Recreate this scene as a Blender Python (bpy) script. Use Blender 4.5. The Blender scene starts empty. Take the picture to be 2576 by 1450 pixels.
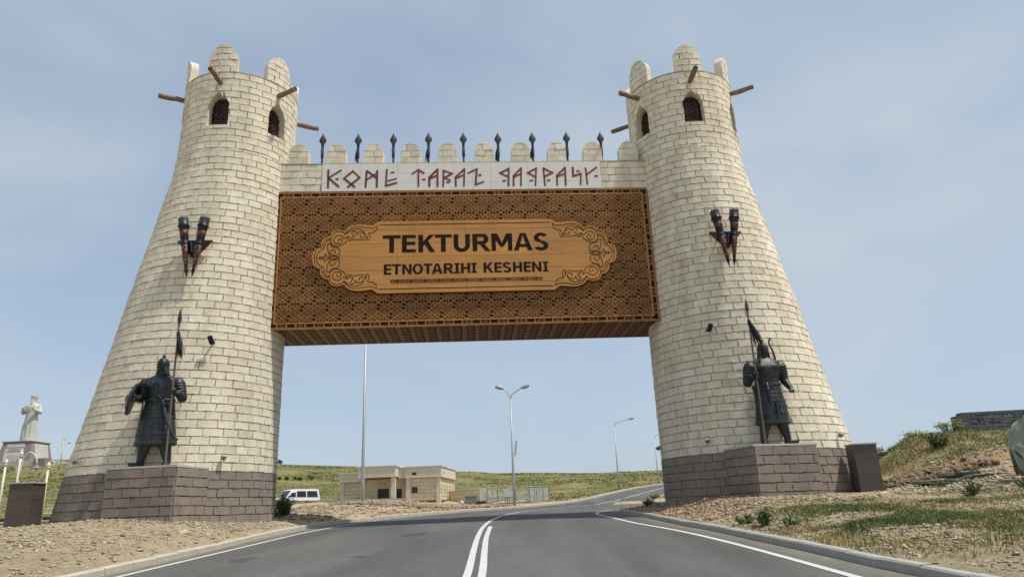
import bpy, bmesh, math, random
import numpy as np
from mathutils import Vector, Matrix

random.seed(7)
rng = np.random.default_rng(11)
scene = bpy.context.scene
C = scene.collection

# ------------------------------------------------------------------ camera
EYE = 1.37
PITCH, ROLL, FPX = 0.29718, 0.03986, 1804.13          # focal length in units of a 2576 px wide frame
cam_data = bpy.data.cameras.new('camera')
cam = bpy.data.objects.new('camera', cam_data)
C.objects.link(cam)
cam_data.sensor_width = 36.0
cam_data.sensor_fit = 'HORIZONTAL'
cam_data.lens = FPX / 2576.0 * 36.0
cam_data.clip_start = 0.1
cam_data.clip_end = 6000.0
_f = Vector((0, math.cos(PITCH), math.sin(PITCH)))
_u = Vector((0, -math.sin(PITCH), math.cos(PITCH)))
_r = Vector((1, 0, 0))
cr = _r * math.cos(ROLL) - _u * math.sin(ROLL)
cu = _r * math.sin(ROLL) + _u * math.cos(ROLL)
cam.matrix_world = Matrix((
    (cr.x, cu.x, -_f.x, 0), (cr.y, cu.y, -_f.y, 0), (cr.z, cu.z, -_f.z, EYE), (0, 0, 0, 1)))
scene.camera = cam

# ------------------------------------------------------------------ sky, sun, exposure
SUN_DIR = Vector((0.45, -0.150, 1.0)).normalized()      # towards the sun
sun_el = math.asin(SUN_DIR.z)
sun_az = math.atan2(SUN_DIR.x, SUN_DIR.y)
world = bpy.data.worlds.new('World')
scene.world = world
world.use_nodes = True
wt = world.node_tree
wt.nodes.clear()
w_out = wt.nodes.new('ShaderNodeOutputWorld')
w_bg = wt.nodes.new('ShaderNodeBackground')
w_sky = wt.nodes.new('ShaderNodeTexSky')
w_sky.sky_type = 'NISHITA'
w_sky.sun_disc = False
w_sky.sun_elevation = sun_el
w_sky.sun_rotation = sun_az
w_sky.altitude = 700.0
w_sky.air_density = 1.0
w_sky.dust_density = 2.0
w_sky.ozone_density = 1.6
w_bg.inputs['Strength'].default_value = 0.135
# thin high cloud: soft noise along the view direction, flattened towards the horizon
w_tc = wt.nodes.new('ShaderNodeTexCoord')
w_map = wt.nodes.new('ShaderNodeMapping')
w_map.inputs['Scale'].default_value = (0.9, 0.7, 1.9)
w_map.inputs['Location'].default_value = (1.15, 0.9, 0.35)
w_n1 = wt.nodes.new('ShaderNodeTexNoise')
w_n1.inputs['Scale'].default_value = 1.5
w_n1.inputs['Detail'].default_value = 4.0
w_n1.inputs['Roughness'].default_value = 0.52
w_n1.inputs['Distortion'].default_value = 0.45
w_rmp = wt.nodes.new('ShaderNodeValToRGB')
w_rmp.color_ramp.elements[0].position = 0.38
w_rmp.color_ramp.elements[0].color = (0, 0, 0, 1)
w_rmp.color_ramp.elements[1].position = 0.66
w_rmp.color_ramp.elements[1].color = (0.85, 0.85, 0.85, 1)
w_mix = wt.nodes.new('ShaderNodeMix')
w_mix.data_type = 'RGBA'
w_mix.inputs[7].default_value = (2.65, 3.02, 3.32, 1)
w_hsv = wt.nodes.new('ShaderNodeHueSaturation')
w_hsv.inputs['Saturation'].default_value = 0.80
w_hsv.inputs['Value'].default_value = 1.0
L = wt.links.new
L(w_tc.outputs['Generated'], w_map.inputs['Vector'])
L(w_map.outputs['Vector'], w_n1.inputs['Vector'])
L(w_n1.outputs['Fac'], w_rmp.inputs['Fac'])
L(w_sky.outputs['Color'], w_hsv.inputs['Color'])
w_haze = wt.nodes.new('ShaderNodeMix')                  # thin even summer haze over the whole sky
w_haze.data_type = 'RGBA'
w_haze.inputs[0].default_value = 0.72
w_haze.inputs[7].default_value = (1.62, 2.06, 2.62, 1)
L(w_hsv.outputs['Color'], w_haze.inputs[6])
L(w_haze.outputs[2], w_mix.inputs[6])
L(w_rmp.outputs['Color'], w_mix.inputs[0])
L(w_mix.outputs[2], w_bg.inputs['Color'])
L(w_bg.outputs['Background'], w_out.inputs['Surface'])

sun_data = bpy.data.lights.new('sun', 'SUN')
sun_data.energy = 2.75
sun_data.angle = math.radians(2.2)
sun_data.color = (1.0, 0.955, 0.87)
sun = bpy.data.objects.new('sun', sun_data)
C.objects.link(sun)
sun.rotation_euler = SUN_DIR.to_track_quat('Z', 'Y').to_euler()
sun.location = (0, 0, 60)

vs = scene.view_settings
vs.view_transform = 'Standard'
vs.look = 'None'
vs.exposure = 0.66
vs.gamma = 1.0
vs.use_curve_mapping = False
scene.cycles.max_bounces = 6
scene.cycles.diffuse_bounces = 3
scene.cycles.use_denoising = True

# ------------------------------------------------------------------ helpers
def link(o, parent=None):
    C.objects.link(o)
    if parent is not None:
        o.parent = parent
    return o

def tag(o, label=None, cat=None, group=None, kind=None):
    if label: o['label'] = label
    if cat: o['category'] = cat
    if group: o['group'] = group
    if kind: o['kind'] = kind
    return o

def thing(name, label, cat, loc=(0, 0, 0), rotz=0.0, group=None):
    o = bpy.data.objects.new(name, None)
    o.empty_display_size = 0.3
    C.objects.link(o)
    o.location = loc
    o.rotation_euler = (0, 0, rotz)
    return tag(o, label, cat, group)

def mesh_data(name, v, f, mat, smooth=False, tone=None):
    me = bpy.data.meshes.new(name)
    me.from_pydata([tuple(p) for p in v], [], [tuple(q) for q in f])
    if mat is not None:
        me.materials.append(mat)
    if smooth:
        me.polygons.foreach_set('use_smooth', [True] * len(me.polygons))
    if tone is not None:
        a = me.attributes.new('tone', 'FLOAT', 'FACE')
        a.data.foreach_set('value', tone)
    me.update()
    return me

def obj(name, v, f, mat, parent=None, smooth=False, tone=None, loc=None, rot=None):
    o = bpy.data.objects.new(name, mesh_data(name, v, f, mat, smooth, tone))
    if loc is not None: o.location = loc
    if rot is not None: o.rotation_euler = rot
    return link(o, parent)

def inst(name, me, parent=None, loc=(0, 0, 0), rot=(0, 0, 0), scale=(1, 1, 1)):
    o = bpy.data.objects.new(name, me)
    o.location = loc; o.rotation_euler = rot; o.scale = scale
    return link(o, parent)

class MB:
    """collects simple solids into one mesh"""
    def __init__(s): s.v, s.f = [], []
    def add(s, v, f):
        b = len(s.v)
        s.v += [tuple(p) for p in v]
        s.f += [tuple(i + b for i in q) for q in f]
        return s
    def box(s, x0, x1, y0, y1, z0, z1):
        v = [(x0,y0,z0),(x1,y0,z0),(x1,y1,z0),(x0,y1,z0),(x0,y0,z1),(x1,y0,z1),(x1,y1,z1),(x0,y1,z1)]
        return s.add(v, [(0,3,2,1),(4,5,6,7),(0,1,5,4),(1,2,6,5),(2,3,7,6),(3,0,4,7)])
    def prism(s, pts, z0, z1, axis='z'):
        n = len(pts)
        if axis == 'z': v = [(p[0],p[1],z0) for p in pts] + [(p[0],p[1],z1) for p in pts]
        elif axis == 'y': v = [(p[0],z0,p[1]) for p in pts] + [(p[0],z1,p[1]) for p in pts]
        else: v = [(z0,p[0],p[1]) for p in pts] + [(z1,p[0],p[1]) for p in pts]
        f = [tuple(range(n)), tuple(range(2*n-1, n-1, -1))]
        f += [(i, i+n, (i+1) % n + n, (i+1) % n) for i in range(n)]
        return s.add(v, f)
    def tube(s, path, radii, seg=10, cap=True):
        path = [Vector(p) for p in path]
        if not hasattr(radii, '__len__'): radii = [radii] * len(path)
        v, f = [], []
        t0 = (path[1] - path[0]).normalized()
        ref = Vector((0, 0, 1)) if abs(t0.z) < 0.9 else Vector((1, 0, 0))
        nrm = t0.cross(ref).normalized()
        for i, p in enumerate(path):
            t = (path[min(i+1, len(path)-1)] - path[max(i-1, 0)]).normalized()
            nrm = (nrm - t * nrm.dot(t)).normalized()
            b = t.cross(nrm)
            for k in range(seg):
                a = 2 * math.pi * k / seg
                v.append(p + (nrm * math.cos(a) + b * math.sin(a)) * radii[i])
        for i in range(len(path) - 1):
            for k in range(seg):
                k2 = (k + 1) % seg
                f.append((i*seg+k, i*seg+k2, (i+1)*seg+k2, (i+1)*seg+k))
        if cap:
            f.append(tuple(range(seg - 1, -1, -1)))
            f.append(tuple(range((len(path)-1)*seg, len(path)*seg)))
        return s.add(v, f)
    def lathe(s, prof, seg=14, ctr=(0, 0, 0)):
        v, f = [], []
        for r, z in prof:
            for k in range(seg):
                a = 2 * math.pi * k / seg
                v.append((ctr[0] + r*math.cos(a), ctr[1] + r*math.sin(a), ctr[2] + z))
        for i in range(len(prof) - 1):
            for k in range(seg):
                k2 = (k + 1) % seg
                f.append((i*seg+k, i*seg+k2, (i+1)*seg+k2, (i+1)*seg+k))
        f.append(tuple(range(seg - 1, -1, -1)))
        f.append(tuple(range((len(prof)-1)*seg, len(prof)*seg)))
        return s.add(v, f)
    def loft(s, rings, seg=20):
        """rings: (cx, cy, z, rx, ry)"""
        v, f = [], []
        for cx, cy, z, rx, ry in rings:
            for k in range(seg):
                a = 2 * math.pi * k / seg
                v.append((cx + rx*math.cos(a), cy + ry*math.sin(a), z))
        for i in range(len(rings) - 1):
            for k in range(seg):
                k2 = (k + 1) % seg
                f.append((i*seg+k, i*seg+k2, (i+1)*seg+k2, (i+1)*seg+k))
        f.append(tuple(range(seg - 1, -1, -1)))
        f.append(tuple(range((len(rings)-1)*seg, len(rings)*seg)))
        return s.add(v, f)
    def ell(s, c, r, seg=14, rows=9):
        prof = []
        v, f = [], []
        for i in range(rows + 1):
            t = math.pi * i / rows
            rr, zz = max(math.sin(t), 1e-3), -math.cos(t)
            for k in range(seg):
                a = 2 * math.pi * k / seg
                v.append((c[0] + r[0]*rr*math.cos(a), c[1] + r[1]*rr*math.sin(a), c[2] + r[2]*zz))
        for i in range(rows):
            for k in range(seg):
                k2 = (k + 1) % seg
                f.append((i*seg+k, i*seg+k2, (i+1)*seg+k2, (i+1)*seg+k))
        f.append(tuple(range(seg - 1, -1, -1)))
        f.append(tuple(range(rows*seg, (rows+1)*seg)))
        return s.add(v, f)
    def ribbon(s, pts, w, y0, y1, closed=False):
        """flat band along a path in the x,z plane, standing from y0 (front) back to y1"""
        n = len(pts)
        P = [Vector((p[0], p[1])) for p in pts]
        off = []
        for i in range(n):
            a = P[(i-1) % n] if (closed or i > 0) else P[i]
            b = P[(i+1) % n] if (closed or i < n-1) else P[i]
            t = b - a
            if t.length < 1e-9: t = Vector((1, 0))
            t.normalize()
            off.append(Vector((-t.y, t.x)) * (w / 2))
        v = []
        for p, o in zip(P, off):
            a, b = p + o, p - o
            v += [(a.x, y0, a.y), (b.x, y0, b.y), (a.x, y1, a.y), (b.x, y1, b.y)]
        f = []
        m = n if closed else n - 1
        for i in range(m):
            j = (i + 1) % n
            f += [(4*i, 4*i+1, 4*j+1, 4*j), (4*i, 4*j, 4*j+2, 4*i+2), (4*i+1, 4*i+3, 4*j+3, 4*j+1)]
        if not closed:
            f += [(0, 2, 3, 1), (4*n-4, 4*n-3, 4*n-1, 4*n-2)]
        return s.add(v, f)
    def xf(s, M):
        s.v = [tuple(M @ Vector(p)) for p in s.v]
        return s
    def build(s, name, mat, parent=None, smooth=False, loc=None, rot=None):
        return obj(name, s.v, s.f, mat, parent, smooth, loc=loc, rot=rot)
    def data(s, name, mat, smooth=False):
        return mesh_data(name, s.v, s.f, mat, smooth)

def auto_smooth(o, ang=40):
    me = o.data
    me.polygons.foreach_set('use_smooth', [True] * len(me.polygons))
    me.set_sharp_from_angle(angle=math.radians(ang))
    return o

def vnoise(x, y, seed=0):
    """smooth value noise, arrays in, about -1..1"""
    x = np.asarray(x, float); y = np.asarray(y, float)
    xi = np.floor(x).astype(np.int64); yi = np.floor(y).astype(np.int64)
    xf = x - xi; yf = y - yi
    xf = xf*xf*(3-2*xf); yf = yf*yf*(3-2*yf)
    def h(a, b):
        n = (a*374761393 + b*668265263 + seed*974634777) & 0x7fffffff
        n = ((n ^ (n >> 13)) * 1274126177) & 0x7fffffff
        return ((n ^ (n >> 16)) & 0xffff) / 32767.5 - 1.0
    return (h(xi, yi)*(1-xf) + h(xi+1, yi)*xf)*(1-yf) + (h(xi, yi+1)*(1-xf) + h(xi+1, yi+1)*xf)*yf

def fbm(x, y, seed=0, oct=4):
    s = 0; a = 0.5
    for i in range(oct):
        s = s + a*vnoise(np.asarray(x)*2**i + i*17.3, np.asarray(y)*2**i - i*9.1, seed + i)
        a *= 0.5
    return s

def sstep(a, b, x):
    t = np.clip((np.asarray(x, float) - a)/(b - a), 0, 1)
    return t*t*(3 - 2*t)

# ------------------------------------------------------------------ materials
def new_mat(name):
    m = bpy.data.materials.new(name)
    m.use_nodes = True
    nt = m.node_tree
    return m, nt, nt.nodes['Principled BSDF']

def mat(name, col, rough=0.7, metal=0.0, var=0.12, scale=3.0, bump=0.0, bscale=40.0, tone=0.0, tcol=None, stretch=(1,1,1), detail=5.0, spec=0.5, coord='Object', streak=0.0):
    """base colour with noise variation, optional per-face 'tone' towards tcol, optional bump"""
    m, nt, b = new_mat(name)
    N = nt.nodes.new; Lk = nt.links.new
    b.inputs['Roughness'].default_value = rough
    b.inputs['Metallic'].default_value = metal
    b.inputs['Specular IOR Level'].default_value = spec
    tc = N('ShaderNodeTexCoord'); mp = N('ShaderNodeMapping')
    mp.inputs['Scale'].default_value = stretch
    Lk(tc.outputs[coord], mp.inputs['Vector'])
    n1 = N('ShaderNodeTexNoise'); n1.inputs['Scale'].default_value = scale; n1.inputs['Detail'].default_value = detail
    n1.inputs['Roughness'].default_value = 0.62
    Lk(mp.outputs['Vector'], n1.inputs['Vector'])
    mr = N('ShaderNodeMapRange'); mr.inputs['From Min'].default_value = 0.25; mr.inputs['From Max'].default_value = 0.75
    mr.inputs['To Min'].default_value = 1 - var; mr.inputs['To Max'].default_value = 1 + var
    Lk(n1.outputs['Fac'], mr.inputs['Value'])
    src = None
    if tone:
        at = N('ShaderNodeAttribute'); at.attribute_name = 'tone'
        mx = N('ShaderNodeMix'); mx.data_type = 'RGBA'
        mx.inputs[6].default_value = (*col, 1); mx.inputs[7].default_value = (*tcol, 1)
        Lk(at.outputs['Fac'], mx.inputs[0])
        src = mx.outputs[2]
    fac = mr.outputs['Result']
    if streak:
        ms = N('ShaderNodeMapping'); ms.inputs['Scale'].default_value = (2.2, 2.2, 0.16)
        Lk(tc.outputs['Object'], ms.inputs['Vector'])
        n3 = N('ShaderNodeTexNoise'); n3.inputs['Scale'].default_value = 1.0; n3.inputs['Detail'].default_value = 6; n3.inputs['Roughness'].default_value = 0.6
        Lk(ms.outputs['Vector'], n3.inputs['Vector'])
        m3 = N('ShaderNodeMapRange'); m3.inputs['From Min'].default_value = 0.30; m3.inputs['From Max'].default_value = 0.60
        m3.inputs['To Min'].default_value = 1 - streak; m3.inputs['To Max'].default_value = 1.03
        Lk(n3.outputs['Fac'], m3.inputs['Value'])
        mm_ = N('ShaderNodeMath'); mm_.operation = 'MULTIPLY'; Lk(fac, mm_.inputs[0]); Lk(m3.outputs['Result'], mm_.inputs[1])
        fac = mm_.outputs[0]
    mul = N('ShaderNodeMix'); mul.data_type = 'RGBA'; mul.blend_type = 'MULTIPLY'; mul.inputs[0].default_value = 1.0
    if src is not None: Lk(src, mul.inputs[6])
    else: mul.inputs[6].default_value = (*col, 1)
    Lk(fac, mul.inputs[7])
    Lk(mul.outputs[2], b.inputs['Base Color'])
    if bump:
        n2 = N('ShaderNodeTexNoise'); n2.inputs['Scale'].default_value = bscale; n2.inputs['Detail'].default_value = 4.0
        Lk(mp.outputs['Vector'], n2.inputs['Vector'])
        bp = N('ShaderNodeBump'); bp.inputs['Strength'].default_value = bump; bp.inputs['Distance'].default_value = 0.02
        Lk(n2.outputs['Fac'], bp.inputs['Height']); Lk(bp.outputs['Normal'], b.inputs['Normal'])
    return m

def wood_mat(name, light, dark, scale=(0.8, 14, 14), rough=0.55):
    m, nt, b = new_mat(name)
    N = nt.nodes.new; Lk = nt.links.new
    tc = N('ShaderNodeTexCoord'); mp = N('ShaderNodeMapping'); mp.inputs['Scale'].default_value = scale
    Lk(tc.outputs['Object'], mp.inputs['Vector'])
    n1 = N('ShaderNodeTexNoise'); n1.inputs['Scale'].default_value = 1.6; n1.inputs['Detail'].default_value = 7; n1.inputs['Roughness'].default_value = 0.7
    Lk(mp.outputs['Vector'], n1.inputs['Vector'])
    n2 = N('ShaderNodeTexNoise'); n2.inputs['Scale'].default_value = 0.5; n2.inputs['Detail'].default_value = 3
    Lk(tc.outputs['Object'], n2.inputs['Vector'])
    oi = N('ShaderNodeObjectInfo')
    r = N('ShaderNodeValToRGB')
    r.color_ramp.elements[0].position = 0.30; r.color_ramp.elements[0].color = (*dark, 1)
    r.color_ramp.elements[1].position = 0.66; r.color_ramp.elements[1].color = (*light, 1)
    Lk(n1.outputs['Fac'], r.inputs['Fac'])
    ad = N('ShaderNodeMath'); ad.operation = 'MULTIPLY_ADD'; ad.inputs[1].default_value = 0.26; ad.inputs[2].default_value = 0.86
    Lk(oi.outputs['Random'], ad.inputs[0])
    m2 = N('ShaderNodeMath'); m2.operation = 'MULTIPLY_ADD'; m2.inputs[1].default_value = 0.5; m2.inputs[2].default_value = 0.75
    Lk(n2.outputs['Fac'], m2.inputs[0])
    m3 = N('ShaderNodeMath'); m3.operation = 'MULTIPLY'
    Lk(ad.outputs[0], m3.inputs[0]); Lk(m2.outputs[0], m3.inputs[1])
    mul = N('ShaderNodeMix'); mul.data_type = 'RGBA'; mul.blend_type = 'MULTIPLY'; mul.inputs[0].default_value = 1.0
    Lk(r.outputs['Color'], mul.inputs[6]); Lk(m3.outputs[0], mul.inputs[7])
    Lk(mul.outputs[2], b.inputs['Base Color'])
    b.inputs['Roughness'].default_value = rough
    bp = N('ShaderNodeBump'); bp.inputs['Strength'].default_value = 0.15; bp.inputs['Distance'].default_value = 0.01
    Lk(n1.outputs['Fac'], bp.inputs['Height']); Lk(bp.outputs['Normal'], b.inputs['Normal'])
    return m

M = {}
M['stone'] = mat('pale_limestone', (0.735, 0.68, 0.55), 0.9, var=0.11, scale=2.2, bump=0.5, bscale=22, tone=1, tcol=(0.60, 0.51, 0.37), spec=0.2, streak=0.17)
M['mortar'] = mat('sandy_mortar', (0.43, 0.365, 0.245), 0.95, var=0.25, scale=5, bump=0.8, bscale=30, spec=0.1)
M['brown'] = mat('brown_tuff', (0.222, 0.192, 0.160), 0.85, var=0.14, scale=2.5, bump=0.5, bscale=24, tone=1, tcol=(0.285, 0.222, 0.188), spec=0.25)
M['brown_mortar'] = mat('brown_mortar', (0.205, 0.166, 0.136), 0.95, var=0.2, scale=6, bump=0.6, spec=0.1)
M['granite'] = mat('polished_brown_granite', (0.088, 0.068, 0.057), 0.42, var=0.22, scale=1.4, stretch=(1, 1, 5), spec=0.4)
M['cap'] = mat('pale_slab_edge', (0.45, 0.43, 0.40), 0.7, var=0.1)
M['sign_stone'] = mat('white_sign_slab', (0.66, 0.64, 0.595), 0.65, var=0.06, scale=1.5)
M['red_paint'] = mat('dark_red_groove', (0.15, 0.020, 0.022), 0.6, var=0.25, scale=6)
M['wood_carve'] = wood_mat('carved_wood', (0.45, 0.212, 0.050), (0.25, 0.106, 0.027))
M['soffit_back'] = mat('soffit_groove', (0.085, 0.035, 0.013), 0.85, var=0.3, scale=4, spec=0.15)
M['wood_back'] = mat('burnt_wood_ground', (0.040, 0.020, 0.010), 0.85, var=0.3, scale=4, spec=0.15)
M['wood_plaque'] = wood_mat('plaque_wood', (0.55, 0.262, 0.056), (0.35, 0.150, 0.030), scale=(0.7, 20, 20))
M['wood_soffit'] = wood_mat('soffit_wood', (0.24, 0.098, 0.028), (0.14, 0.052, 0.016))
M['letter'] = mat('burnt_letter', (0.020, 0.012, 0.010), 0.8, var=0.3, scale=8, spec=0.1)
M['log'] = mat('weathered_log', (0.20, 0.135, 0.08), 0.85, var=0.4, scale=6, bump=0.8, bscale=18)
M['log_end'] = mat('log_end_grain', (0.07, 0.048, 0.03), 0.9, var=0.4, scale=14)
M['bronze'] = mat('dark_bronze', (0.030, 0.034, 0.035), 0.44, metal=0.45, var=0.5, scale=5, bump=0.5, bscale=30, spec=0.5)
M['bronze_scale'] = mat('worn_bronze_plates', (0.042, 0.046, 0.046), 0.40, metal=0.5, var=0.55, scale=7, bump=0.4, bscale=40)
M['spear_wood'] = mat('old_spear_shaft', (0.13, 0.095, 0.075), 0.6, var=0.3, scale=8)
M['steel_dark'] = mat('dark_iron', (0.055, 0.052, 0.055), 0.45, metal=0.5, var=0.2)
M['hair'] = mat('black_horsehair', (0.008, 0.007, 0.007), 0.7, var=0.3)
M['copper'] = mat('embossed_copper', (0.080, 0.034, 0.024), 0.55, metal=0.35, var=0.55, scale=9, bump=0.8, bscale=12)
M['blackmetal'] = mat('black_metal', (0.014, 0.015, 0.017), 0.4, metal=0.4, var=0.2)
M['silver'] = mat('worn_silver', (0.34, 0.34, 0.36), 0.4, metal=0.6, var=0.3)
M['lampglass'] = mat('lamp_glass', (0.30, 0.32, 0.33), 0.15, var=0.05)
M['kerb'] = mat('kerb_concrete', (0.34, 0.33, 0.30), 0.9, var=0.16, scale=3, bump=0.4, bscale=30)
M['kerb_old'] = mat('chalky_kerb_concrete', (0.44, 0.40, 0.32), 0.95, var=0.2, scale=3, bump=0.5, bscale=24)
M['paint'] = mat('white_road_paint', (0.52, 0.52, 0.51), 0.8, var=0.30, scale=22, detail=8, coord='Object', bump=0.3, bscale=60)
M['fence_steel'] = mat('fence_steel', (0.26, 0.28, 0.30), 0.5, metal=0.3, var=0.1)
M['galv'] = mat('galvanised_steel', (0.36, 0.37, 0.385), 0.5, metal=0.4, var=0.1)
M['cream'] = mat('cream_metal', (0.62, 0.58, 0.45), 0.5, var=0.06)
M['white_stone'] = mat('monument_white_stone', (0.50, 0.49, 0.445), 0.85, var=0.10, scale=0.5, bump=0.3, bscale=6)
M['mon_grey'] = mat('monument_grey_granite', (0.23, 0.19, 0.175), 0.6, var=0.15, scale=0.8)
M['bld_block'] = mat('yellow_limestone_block', (0.66, 0.57, 0.40), 0.9, var=0.10, scale=1.2, tone=1, tcol=(0.57, 0.47, 0.31))
M['bld_trim'] = mat('cream_render_trim', (0.60, 0.54, 0.42), 0.85, var=0.05)
M['bld_plinth'] = mat('dark_red_plinth', (0.085, 0.042, 0.036), 0.8, var=0.15)
M['dark_glass'] = mat('dark_window_glass', (0.012, 0.013, 0.016), 0.08, var=0.05, spec=0.6)
M['door'] = mat('dark_brown_door', (0.020, 0.011, 0.008), 0.45, var=0.2)
M['van_paint'] = mat('white_van_paint', (0.74, 0.75, 0.76), 0.28, var=0.02, spec=0.6)
M['rubber'] = mat('black_rubber', (0.02, 0.02, 0.02), 0.8, var=0.1)
M['grey_paint'] = mat('grey_painted_metal', (0.16, 0.18, 0.18), 0.5, var=0.12)
M['lightgrey'] = mat('light_grey_cabinet', (0.50, 0.51, 0.51), 0.5, var=0.05)
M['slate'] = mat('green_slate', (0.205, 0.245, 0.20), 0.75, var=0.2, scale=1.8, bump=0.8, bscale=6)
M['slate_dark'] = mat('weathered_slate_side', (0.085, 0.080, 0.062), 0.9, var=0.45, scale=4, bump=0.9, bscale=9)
M['darkstone'] = mat('dark_grey_wall_stone', (0.105, 0.11, 0.118), 0.85, var=0.28, scale=3, bump=0.6, bscale=14, tone=1, tcol=(0.17, 0.175, 0.185))
M['darkconc'] = mat('dark_concrete', (0.105, 0.108, 0.112), 0.9, var=0.2, scale=3)
M['rock'] = mat('rubble_rock', (0.46, 0.375, 0.25), 0.95, var=0.25, scale=5, tone=1, tcol=(0.33, 0.285, 0.205), bump=0.4, bscale=14)
M['rock_red'] = mat('reddish_rock', (0.34, 0.215, 0.14), 0.95, var=0.3, scale=5, tone=1, tcol=(0.42, 0.315, 0.215))
M['clod'] = mat('dark_earth_clod', (0.125, 0.082, 0.050), 0.97, var=0.35, scale=6, tone=1, tcol=(0.22, 0.15, 0.092))
M['rubble'] = mat('heap_rubble', (0.36, 0.265, 0.165), 0.95, var=0.3, scale=5, tone=1, tcol=(0.25, 0.19, 0.13))
M['grass'] = mat('grass_blades', (0.105, 0.142, 0.048), 0.8, var=0.25, scale=0.6, tone=1, tcol=(0.36, 0.26, 0.105), spec=0.2)
M['grass_far'] = mat('far_grass', (0.110, 0.140, 0.050), 0.9, var=0.25, scale=0.4, tone=1, tcol=(0.32, 0.235, 0.115), spec=0.1)
M['leaf'] = mat('weed_leaf', (0.075, 0.130, 0.040), 0.7, var=0.25, scale=3, tone=1, tcol=(0.19, 0.25, 0.085), spec=0.25)
M['yellow'] = mat('yellow_flower', (0.42, 0.40, 0.05), 0.8, var=0.2)
M['rust'] = mat('rusty_rail', (0.10, 0.035, 0.02), 0.8, var=0.3)
def glass_mat():
    m, nt, b = new_mat('fence_glass')
    b.inputs['Base Color'].default_value = (0.75, 0.82, 0.82, 1)
    b.inputs['Roughness'].default_value = 0.05
    b.inputs['Alpha'].default_value = 0.22
    return m
M['glass'] = glass_mat()

def asphalt_mat():
    m, nt, b = new_mat('asphalt')
    N = nt.nodes.new; Lk = nt.links.new
    tc = N('ShaderNodeTexCoord')
    fine = N('ShaderNodeTexNoise'); fine.inputs['Scale'].default_value = 55; fine.inputs['Detail'].default_value = 3
    Lk(tc.outputs['Object'], fine.inputs['Vector'])
    r1 = N('ShaderNodeValToRGB')
    r1.color_ramp.elements[0].position = 0.30; r1.color_ramp.elements[0].color = (0.054, 0.053, 0.051, 1)
    r1.color_ramp.elements[1].position = 0.74; r1.color_ramp.elements[1].color = (0.135, 0.132, 0.124, 1)
    Lk(fine.outputs['Fac'], r1.inputs['Fac'])
    mp = N('ShaderNodeMapping'); mp.inputs['Scale'].default_value = (0.75, 0.10, 1)
    Lk(tc.outputs['Object'], mp.inputs['Vector'])
    big = N('ShaderNodeTexNoise'); big.inputs['Scale'].default_value = 1.0; big.inputs['Detail'].default_value = 4
    Lk(mp.outputs['Vector'], big.inputs['Vector'])
    mr = N('ShaderNodeMapRange'); mr.inputs['From Min'].default_value = 0.3; mr.inputs['From Max'].default_value = 0.7
    mr.inputs['To Min'].default_value = 0.76; mr.inputs['To Max'].default_value = 1.30
    mid = N('ShaderNodeTexNoise'); mid.inputs['Scale'].default_value = 19; mid.inputs['Detail'].default_value = 6; mid.inputs['Roughness'].default_value = 0.8
    Lk(tc.outputs['Object'], mid.inputs['Vector'])
    mm = N('ShaderNodeMapRange'); mm.inputs['From Min'].default_value = 0.3; mm.inputs['From Max'].default_value = 0.7; mm.inputs['To Min'].default_value = 0.62; mm.inputs['To Max'].default_value = 1.42
    Lk(mid.outputs['Fac'], mm.inputs['Value'])
    mq = N('ShaderNodeMath'); mq.operation = 'MULTIPLY'
    Lk(mm.outputs['Result'], mq.inputs[1])
    Lk(big.outputs['Fac'], mr.inputs['Value']); Lk(mr.outputs['Result'], mq.inputs[0])
    # dusty edges beside the kerbs
    at = N('ShaderNodeAttribute'); at.attribute_name = 'dust'
    n3 = N('ShaderNodeTexNoise'); n3.inputs['Scale'].default_value = 1.6; n3.inputs['Detail'].default_value = 6
    Lk(tc.outputs['Object'], n3.inputs['Vector'])
    dm = N('ShaderNodeMath'); dm.operation = 'MULTIPLY'
    Lk(at.outputs['Fac'], dm.inputs[0]); Lk(n3.outputs['Fac'], dm.inputs[1])
    mul = N('ShaderNodeMix'); mul.data_type = 'RGBA'; mul.blend_type = 'MULTIPLY'; mul.inputs[0].default_value = 1
    Lk(r1.outputs['Color'], mul.inputs[6]); Lk(mq.outputs[0], mul.inputs[7])
    dx = N('ShaderNodeMix'); dx.data_type = 'RGBA'
    dx.inputs[7].default_value = (0.30, 0.255, 0.18, 1)
    Lk(dm.outputs[0], dx.inputs[0]); Lk(mul.outputs[2], dx.inputs[6])
    # tar stains
    st = N('ShaderNodeTexNoise'); st.inputs['Scale'].default_value = 0.55; st.inputs['Detail'].default_value = 2
    mp2 = N('ShaderNodeMapping'); mp2.inputs['Location'].default_value = (3.1, 8.2, 0); mp2.inputs['Scale'].default_value = (1, 0.6, 1)
    Lk(tc.outputs['Object'], mp2.inputs['Vector']); Lk(mp2.outputs['Vector'], st.inputs['Vector'])
    rs = N('ShaderNodeValToRGB')
    rs.color_ramp.elements[0].position = 0.69; rs.color_ramp.elements[0].color = (1, 1, 1, 1)
    rs.color_ramp.elements[1].position = 0.66; rs.color_ramp.elements[1].color = (0.62, 0.62, 0.62, 1)
    Lk(st.outputs['Fac'], rs.inputs['Fac'])
    m2 = N('ShaderNodeMix'); m2.data_type = 'RGBA'; m2.blend_type = 'MULTIPLY'; m2.inputs[0].default_value = 1
    Lk(dx.outputs[2], m2.inputs[6]); Lk(rs.outputs['Color'], m2.inputs[7])
    Lk(m2.outputs[2], b.inputs['Base Color'])
    b.inputs['Roughness'].default_value = 0.88
    b.inputs['Specular IOR Level'].default_value = 0.25
    bp = N('ShaderNodeBump'); bp.inputs['Strength'].default_value = 0.5; bp.inputs['Distance'].default_value = 0.01
    Lk(fine.outputs['Fac'], bp.inputs['Height']); Lk(bp.outputs['Normal'], b.inputs['Normal'])
    return m
M['asphalt'] = asphalt_mat()

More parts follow.
